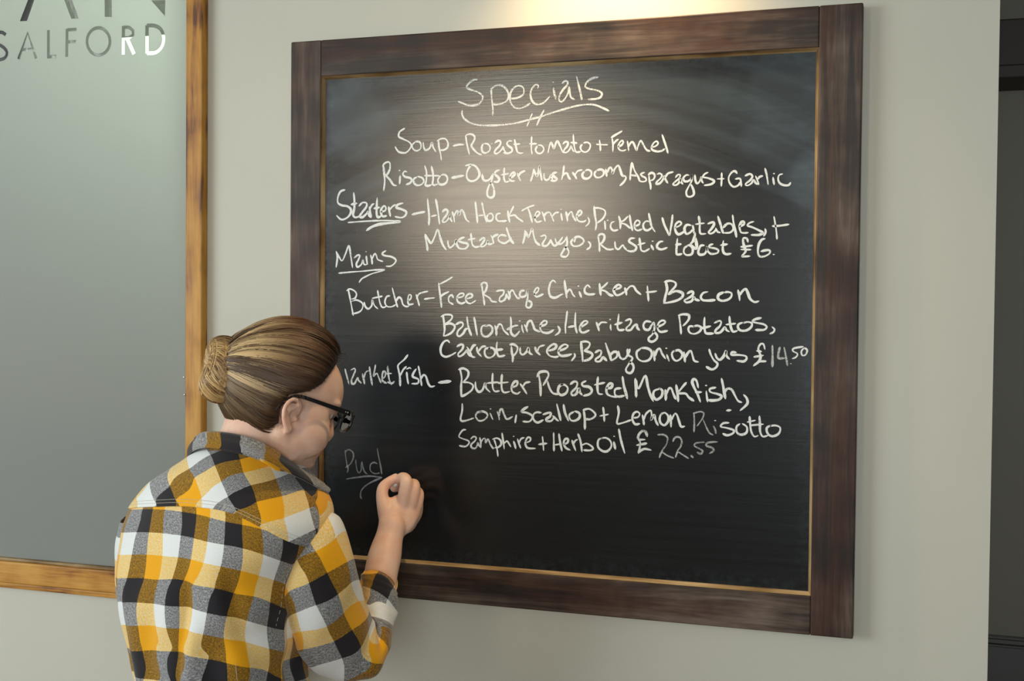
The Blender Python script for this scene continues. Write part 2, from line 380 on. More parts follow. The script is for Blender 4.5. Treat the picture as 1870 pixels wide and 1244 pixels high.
def tps(src, dst, q, lam=1e-4):
    """thin plate spline from 2-D params to 2-D values"""
    src = np.asarray(src, float); dst = np.asarray(dst, float); q = np.asarray(q, float)
    def U(d2): return np.where(d2 > 0, d2 * np.log(np.maximum(d2, 1e-12)), 0)
    n = len(src); K = U(((src[:, None] - src[None]) ** 2).sum(-1)) + lam * np.eye(n)
    Pm = np.hstack([np.ones((n, 1)), src]); Lm = np.zeros((n + 3, n + 3)); Lm[:n, :n] = K; Lm[:n, n:] = Pm; Lm[n:, :n] = Pm.T
    sol = np.linalg.solve(Lm, np.vstack([dst, np.zeros((3, dst.shape[1]))]))
    out = np.empty((len(q), dst.shape[1]))
    for a in range(0, len(q), 4000):
        qq = q[a:a + 4000]; out[a:a + 4000] = U(((qq[:, None] - src[None]) ** 2).sum(-1)) @ sol[:n] + np.hstack([np.ones((len(qq), 1)), qq]) @ sol[n:]
    return out
def set_uv(o, vals, name='weave'):
    me = o.data; l = me.uv_layers.new(name=name)
    idx = np.zeros(len(me.loops), dtype=np.int32); me.loops.foreach_get('vertex_index', idx)
    l.data.foreach_set('uv', np.asarray(vals)[idx].astype(np.float32).ravel())
def fabric(o, pts, params, controls, scale_x=1.0, normals=None):
    """spread the woven check over a surface: controls are (picture u, picture v, warp index, weft index)"""
    pts = np.asarray(pts); pr = P2(pts); depth = (pts - CAM) @ RM[2]
    prm = np.asarray(params, float) * np.array([scale_x, 1.0]); src, dst = [], []
    for (u, v, p, q) in controls:
        d = np.hypot(pr[:, 0] - u, pr[:, 1] - v); cand = np.where(d < d.min() + 4)[0]; k = cand[np.argmin(depth[cand])]
        # stay on the near sheet, but take the closest vertex there
        near = cand[depth[cand] < depth[k] + 0.03]; k = near[np.argmin(d[near])]
        src.append(prm[k]); dst.append((p, q))
    src = np.array(src); keep = []
    for i in range(len(src)):
        if all(np.hypot(*(src[i] - src[j])) > 1e-3 for j in keep): keep.append(i)
    set_uv(o, tps(src[keep], np.array(dst)[keep], prm))

# ------------------------------------------------------------------ the room
WY = 0.028          # face of the wall; the chalkboard's front is at y = 0
ZB = 0.96           # underside of the chalkboard
XE = 1.262          # free end of the wall
def struct(o): o['kind'] = 'structure'; return o
WX0, WX1, WZ0, WZ1 = -1.95, -0.222, 0.925, 2.30      # opening of the frosted window
struct(boxes('wall_front', [(-3.0, WY, 0, WX0, WY + .14, 2.7), (WX1, WY, 0, XE, WY + .14, 2.7), (WX0, WY, 0, WX1, WY + .14, WZ0), (WX0, WY, WZ1, WX1, WY + .14, 2.7)], M['wall']))
struct(boxes('floor', [(-4.2, -6.4, -0.1, 3.6, 3.3, 0)], wood('floor_boards', [(0.36, (0.10, 0.055, 0.028)), (0.5, (0.19, 0.11, 0.055)), (0.66, (0.27, 0.17, 0.09))], 1, 0.6, 0.35)))
struct(boxes('ceiling', [(-4.2, -6.4, 2.7, 3.6, WY + .14, 2.8), (-4.2, WY + .14, 2.95, 3.6, 3.3, 3.05), (-4.2, WY + .14, 2.7, -3.0, 3.3, 2.95)], M['ceiling']))
# left wall with two tall window openings, rear wall with one wide opening
LX = -4.1
struct(boxes('wall_left', [(LX - .1, -6.4, 0, LX, -5.0, 2.7), (LX - .1, -1.6, 0, LX, 3.3, 2.7), (LX - .1, -5.0, 0, LX, -1.6, .7), (LX - .1, -5.0, 2.45, LX, -1.6, 2.7)], M['wall']))
struct(boxes('wall_rear', [(LX, -6.4, 0, 0.6, -6.3, 2.7), (3.3, -6.4, 0, 3.6, -6.3, 2.7), (0.6, -6.4, 0, 3.3, -6.3, .7), (0.6, -6.4, 2.45, 3.3, -6.3, 2.7)], M['dark_wall']))
struct(boxes('wall_right', [(3.5, -6.3, 0, 3.6, 3.3, 3.05)], M['dark_wall']))
for k, bs in enumerate(([(LX - .06, -5.0, .7, LX - .02, -4.95, 2.45), (LX - .06, -1.65, .7, LX - .02, -1.6, 2.45), (LX - .06, -5.0, .7, LX - .02, -1.6, .75), (LX - .06, -5.0, 2.4, LX - .02, -1.6, 2.45), (LX - .06, -3.32, .7, LX - .02, -3.27, 2.45)],
                        [(.6, -6.36, .7, .65, -6.32, 2.45), (3.25, -6.36, .7, 3.3, -6.32, 2.45), (.6, -6.36, .7, 3.3, -6.32, .75), (.6, -6.36, 2.4, 3.3, -6.32, 2.45), (1.93, -6.36, .7, 1.98, -6.32, 2.45)])):
    struct(boxes('window_%d' % (k + 2), bs, M['ceiling'], bev=0.004))
# the dark room seen past the end of the wall
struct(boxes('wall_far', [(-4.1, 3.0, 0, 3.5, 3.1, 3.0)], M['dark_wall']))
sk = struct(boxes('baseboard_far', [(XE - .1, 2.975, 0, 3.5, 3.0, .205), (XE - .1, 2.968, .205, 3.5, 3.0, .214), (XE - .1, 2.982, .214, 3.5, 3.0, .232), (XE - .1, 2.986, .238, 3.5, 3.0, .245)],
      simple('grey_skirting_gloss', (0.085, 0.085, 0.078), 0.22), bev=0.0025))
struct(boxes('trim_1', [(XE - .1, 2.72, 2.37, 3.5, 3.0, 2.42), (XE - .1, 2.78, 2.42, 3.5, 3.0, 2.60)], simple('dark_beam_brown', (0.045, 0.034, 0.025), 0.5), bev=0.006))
struct(boxes('baseboard_front', [(-3.0, WY - .015, 0, XE, WY, .12)], M['ceiling'], bev=0.003))
# room behind the frosted window
struct(boxes('wall_rear_room', [(-4.1, 2.9, 0, 0.95, 3.0, 2.95), (0.90, WY + .14, 0, 0.98, 2.9, 2.95)], M['back_room']))

# ------------------------------------------------------------------ frosted interior window in an oak frame
win = empty('window_1', (WX1, WY, WZ0)); win['kind'] = 'structure'
FX0, FX1 = -0.2385, -0.2005           # right stile
FZ0, FZ1 = 0.9015, 0.9650             # bottom rail
boxes('oak_stile', [(FX0, 0.008, FZ0, FX1, WY + .02, 2.36)], M['oak_v'], win, 0.003)
boxes('oak_stile', [(-2.0, 0.008, FZ0, -1.945, WY + .02, 2.36)], M['oak_v'], win, 0.003)
boxes('oak_rail', [(-1.945, 0.0075, FZ0 + .012, FX0, WY + .02, FZ1 - .006)], M['oak_h'], win, 0.003)
boxes('rail_edge_bead', [(-1.945, 0.012, FZ0, FX0, WY + .02, FZ0 + .012)], M['oak_h'], win, 0.003)
boxes('rail_edge_bead', [(-1.945, 0.014, FZ1 - .006, FX0, WY + .02, FZ1)], M['lip_h'], win, 0.0015)
boxes('oak_rail', [(-1.945, 0.008, 2.30, FX0, WY + .02, 2.36)], M['oak_h'], win, 0.003)
for P in ((337, 721), (336, 689)):
    c = A(*P, 1); d = c - CAM; c = CAM + d * ((0.0078 - CAM[1]) / d[1])
    v, f = ellipsoid(c, np.eye(3), (.0022, .0012, .0022), 12, 8); mesh('screw_head', v, f, M['metal'], win, True)
PX0, PX1, PZ0, PZ1 = -1.97, FX0 + .012, 0.945, 2.33
boxes('glass_pane', [(PX0, 0.0262, PZ0, PX1, 0.0322, PZ1)], M['pane'], win)
# film with the sign's letters cut out of it; strokes are (x, z) in metres, width in metres
adopt(win)
film = boxes('frosted_film', [(PX0 + .002, 0.0246, PZ0 + .002, PX1 - .001, 0.0258, PZ1 - .002)], M['film'], None)
def photo_on_glass(u, v):
    d = A(u, v, 1) - CAM; return CAM + d * ((0.0252 - CAM[1]) / d[1])
letters = []
def lt(w_, *pts): letters.append((w_, [photo_on_glass(u, v) for u, v in pts]))
lt(0.00756, (11, 64), (3, 59), (-8, 61), (-13, 70), (-7, 79), (6, 86), (13, 96), (9, 106), (-2, 109), (-13, 104))
lt(0.00756, (34, 108), (50.5, 60), (66, 107)); lt(1.22 * .0052, (40, 91), (61, 89.5))
lt(0.00756, (88.5, 55), (88.5, 104)); lt(1.22 * .0058, (86, 104), (103, 103))
lt(0.00756, (122.5, 53), (122, 104)); lt(1.22 * .0056, (122, 55), (140, 54)); lt(1.22 * .0056, (122, 77), (139, 76))
lt(0.00708, *[(180 + 21 * math.cos(a), 76 + 25 * math.sin(a)) for a in np.linspace(0, 2 * math.pi * .999, 28)])
lt(0.00830, (225.5, 48), (225, 100)); lt(1.22 * .0060, (225, 50), (236, 50), (243, 56), (243, 64), (236, 69), (226, 70)); lt(1.22 * .0072, (232, 70), (245, 99))
lt(0.00878, (268.5, 46), (268.5, 98)); lt(1.22 * .0066, (268, 47), (282, 47), (294, 54), (299, 70), (295, 86), (284, 96), (268, 97))
# large letters whose feet come into view: the ends of A, I and N
def poly_cut(pts): letters.append((None, [photo_on_glass(u, v) for u, v in pts]))
poly_cut([(36, 39), (49.5, 38.5), (63, 0), (90, -75), (77, -75), (51, 0)]); poly_cut([(130, 34.5), (144, 34), (132, 0), (106, -75), (93, -75), (117, 0)])
poly_cut([(191, 31), (204.5, 31), (204, -80), (190.5, -80)]); poly_cut([(276, 1), (302, .5), (301.5, 30)])
def unit2(v):
    l = np.hypot(*v); return v / l if l > 1e-9 else v * 0
def cut_with(bmc):
    global film
    bmesh.ops.recalc_face_normals(bmc, faces=bmc.faces[:])
    cme = bpy.data.meshes.new('cutter'); bmc.to_mesh(cme); bmc.free()
    cut = bpy.data.objects.new('cutter', cme); COL.objects.link(cut)
    md = film.modifiers.new('letters', 'BOOLEAN'); md.operation = 'DIFFERENCE'; md.solver = 'EXACT'; md.object = cut
    bpy.context.view_layer.update(); dg = bpy.context.evaluated_depsgraph_get(); nm = bpy.data.meshes.new_from_object(film.evaluated_get(dg))
    film.modifiers.clear(); film.data = nm; bpy.data.objects.remove(cut)
def prism(poly):
    bmc = bmesh.new(); n_ = len(poly)
    a = [bmc.verts.new((p[0], 0.0236, p[2])) for p in poly]; b_ = [bmc.verts.new((p[0], 0.0268, p[2])) for p in poly]
    bmc.faces.new(a); bmc.faces.new(b_[::-1])
    for i in range(n_): bmc.faces.new((a[i], b_[i], b_[(i + 1) % n_], a[(i + 1) % n_]))
    cut_with(bmc)
for kk, (w_, pts) in enumerate(letters):
    if w_ is None: prism(pts); continue
    P = np.array(pts)[:, [0, 2]]; closed = np.hypot(*(P[0] - P[-1])) < .004 and len(P) > 12
    if len(P) > 2 and not closed and len(P) > 6: P = catmull(P, 22)
    Lr, Rr = [], []
    for i in range(len(P)):
        a = P[i - 1] if (i > 0 or closed) else P[i]; b_ = P[(i + 1) % len(P)] if (i < len(P) - 1 or closed) else P[i]
        t = unit2(P[i] - a) + unit2(b_ - P[i]); t = t / np.hypot(*t); nn = np.array([-t[1], t[0]])
        Lr.append(P[i] + nn * w_ / 2); Rr.append(P[i] - nn * w_ / 2)
    # one quad prism after another, joined into a strip
    if closed: Lr.append(Lr[0]); Rr.append(Rr[0]); half = len(Lr) // 2; runs = [(0, half + 1), (half, len(Lr))]
    else: runs = [(0, len(Lr))]
    for (a0, a1) in runs: prism([(q[0], 0, q[1]) for q in Lr[a0:a1]] + [(q[0], 0, q[1]) for q in Rr[a0:a1][::-1]])
film.parent = win
adopt(win)

# cabinet for a counter behind the film, added to block light low down
cab = empty('sideboard', (-1.25, 0.50, 0))
boxes('body', [(-2.2, 0.30, 0.05, -0.30, 0.72, 1.18)], M['back_room'], cab, 0.006)
boxes('worktop', [(-2.23, 0.27, 1.18, -0.27, 0.74, 1.215)], M['oak_h'], cab, 0.004)
for k in range(4):
    x0 = -2.19 + k * .472
    d_ = boxes('door', [(x0, 0.285, 0.08, x0 + .462, 0.30, 1.16)], M['back_room'], cab, 0.003)
    h_ = boxes('handle', [(x0 + .42, 0.272, 0.75, x0 + .432, 0.286, 0.90)], M['metal'], d_, 0.002)
boxes('plinth', [(-2.16, 0.34, 0.0, -0.34, 0.70, 0.05)], M['dark_wall'], cab)
adopt(cab)
tag(cab, 'pale green sideboard added behind the frosted window to block light low down', 'cabinet')

# two flat hanging lamps of that room, glimpsed through the clear letters
def ray_y(u, v, y): d = A(u, v, 1) - CAM; return CAM + d * ((y - CAM[1]) / d[1])
em = bpy.data.materials.new('lamp_diffuser'); em.use_nodes = True
eb = em.node_tree.nodes['Principled BSDF']; eb.inputs['Emission Color'].default_value = (0.90, 1.0, 0.84, 1); eb.inputs['Emission Strength'].default_value = 1.5
for (ua, ub, lbl) in ((221, 332, 'flat hanging lamp seen through the last letters of the window sign'), (-75, 13, 'flat hanging lamp seen through the first letter of the window sign')):
    a = ray_y(ua, 69 if ua > 0 else 84, 2.6); b_ = ray_y(ub, 150, 2.6); x0, x1, z1, z0 = a[0], b_[0], a[2], b_[2]
    hl = empty('hanging_lamp', ((x0 + x1) / 2, 2.62, z0))
    boxes('housing', [(x0 - .004, 2.615, z0 - .01, x1 + .004, 2.66, z1 + .004)], M['ceiling'], hl, .003)
    boxes('diffuser', [(x0, 2.60, z0, x1, 2.616, z1)], em, hl, .002)
    for t in (.2, .8):
        v, f = tube([(x0 + (x1 - x0) * t, 2.64, z1), (x0 + (x1 - x0) * t, 2.64, 2.95)], .003, 8); mesh('cord', v, f, M['metal'], hl, True)
    adopt(hl); tag(hl, lbl, 'lamp')

# ------------------------------------------------------------------ chalkboard
B = empty('chalkboard', (0, 0, ZB))
W_, H_ = 1.052, 1.05
X0i, X1i, Z0i, Z1i = 0.064, 0.9825, 0.0665, 0.9815
def bx(name, x0, y0, z0, x1, y1, z1, mat, bev=0.0022): return boxes(name, [(x0, y0, z0 + ZB, x1, y1, z1 + ZB)], mat, B, bev)
bx('frame_stile', 0, 0, 0, X0i, WY - .002, H_, M['walnut_v'])
bx('frame_stile', X1i, 0, 0, W_, WY - .002, H_, M['walnut_v'])
bx('frame_rail', X0i, 0.0004, Z1i, X1i, WY - .002, H_, M['walnut_h'])
bx('frame_rail', X0i, 0.0004, 0, X1i, WY - .002, Z0i, M['walnut_h'])
bx('backing', X0i - .01, 0.0160, Z0i - .01, X1i + .01, WY - .001, Z1i + .01, M['dark_wall'], 0)
def lipmesh(a, b_, c, d):      # chamfer strip: outer edge a-b at the frame's face, inner edge c-d at the panel
    V = [a, b_, d, c]; V = [(x, y, z + ZB) for x, y, z in V]
    V2 = [(x, y + .0035, z) for x, y, z in V]
    F = [(0, 1, 2, 3), (7, 6, 5, 4), (0, 4, 5, 1), (1, 5, 6, 2), (2, 6, 7, 3), (3, 7, 4, 0)]; return V + V2, F
L = 0.0050
q = 0.0112
for nm_, pts, mt in (('inner_lip', ((X0i, .0012, Z0i), (X0i, .0012, Z1i), (X0i + L, q, Z0i + L), (X0i + L, q, Z1i - L)), 'lip_v'),
                     ('inner_lip', ((X1i, .0012, Z1i), (X1i, .0012, Z0i), (X1i - L, q, Z1i - L), (X1i - L, q, Z0i + L)), 'lip_v'),
                     ('inner_lip', ((X0i, .0012, Z1i), (X1i, .0012, Z1i), (X0i + L, q, Z1i - L), (X1i - L, q, Z1i - L)), 'lip_h'),
                     ('inner_lip', ((X1i, .0012, Z0i), (X0i, .0012, Z0i), (X1i - L, q, Z0i + L), (X0i + L, q, Z0i + L)), 'lip_h')):
    v, f = lipmesh(*pts); o = mesh(nm_, v, f, M[mt], B)
adopt(B)
panel = boxes('writing_panel', [(X0i + .001, 0.0112, Z0i + .001, X1i - .001, 0.0158, Z1i - .001)], M['board'], None)
panel.parent = B      # modelled in the chalkboard's own space
tag(B, 'large square chalkboard of specials in a dark stained wooden frame', 'chalkboard')
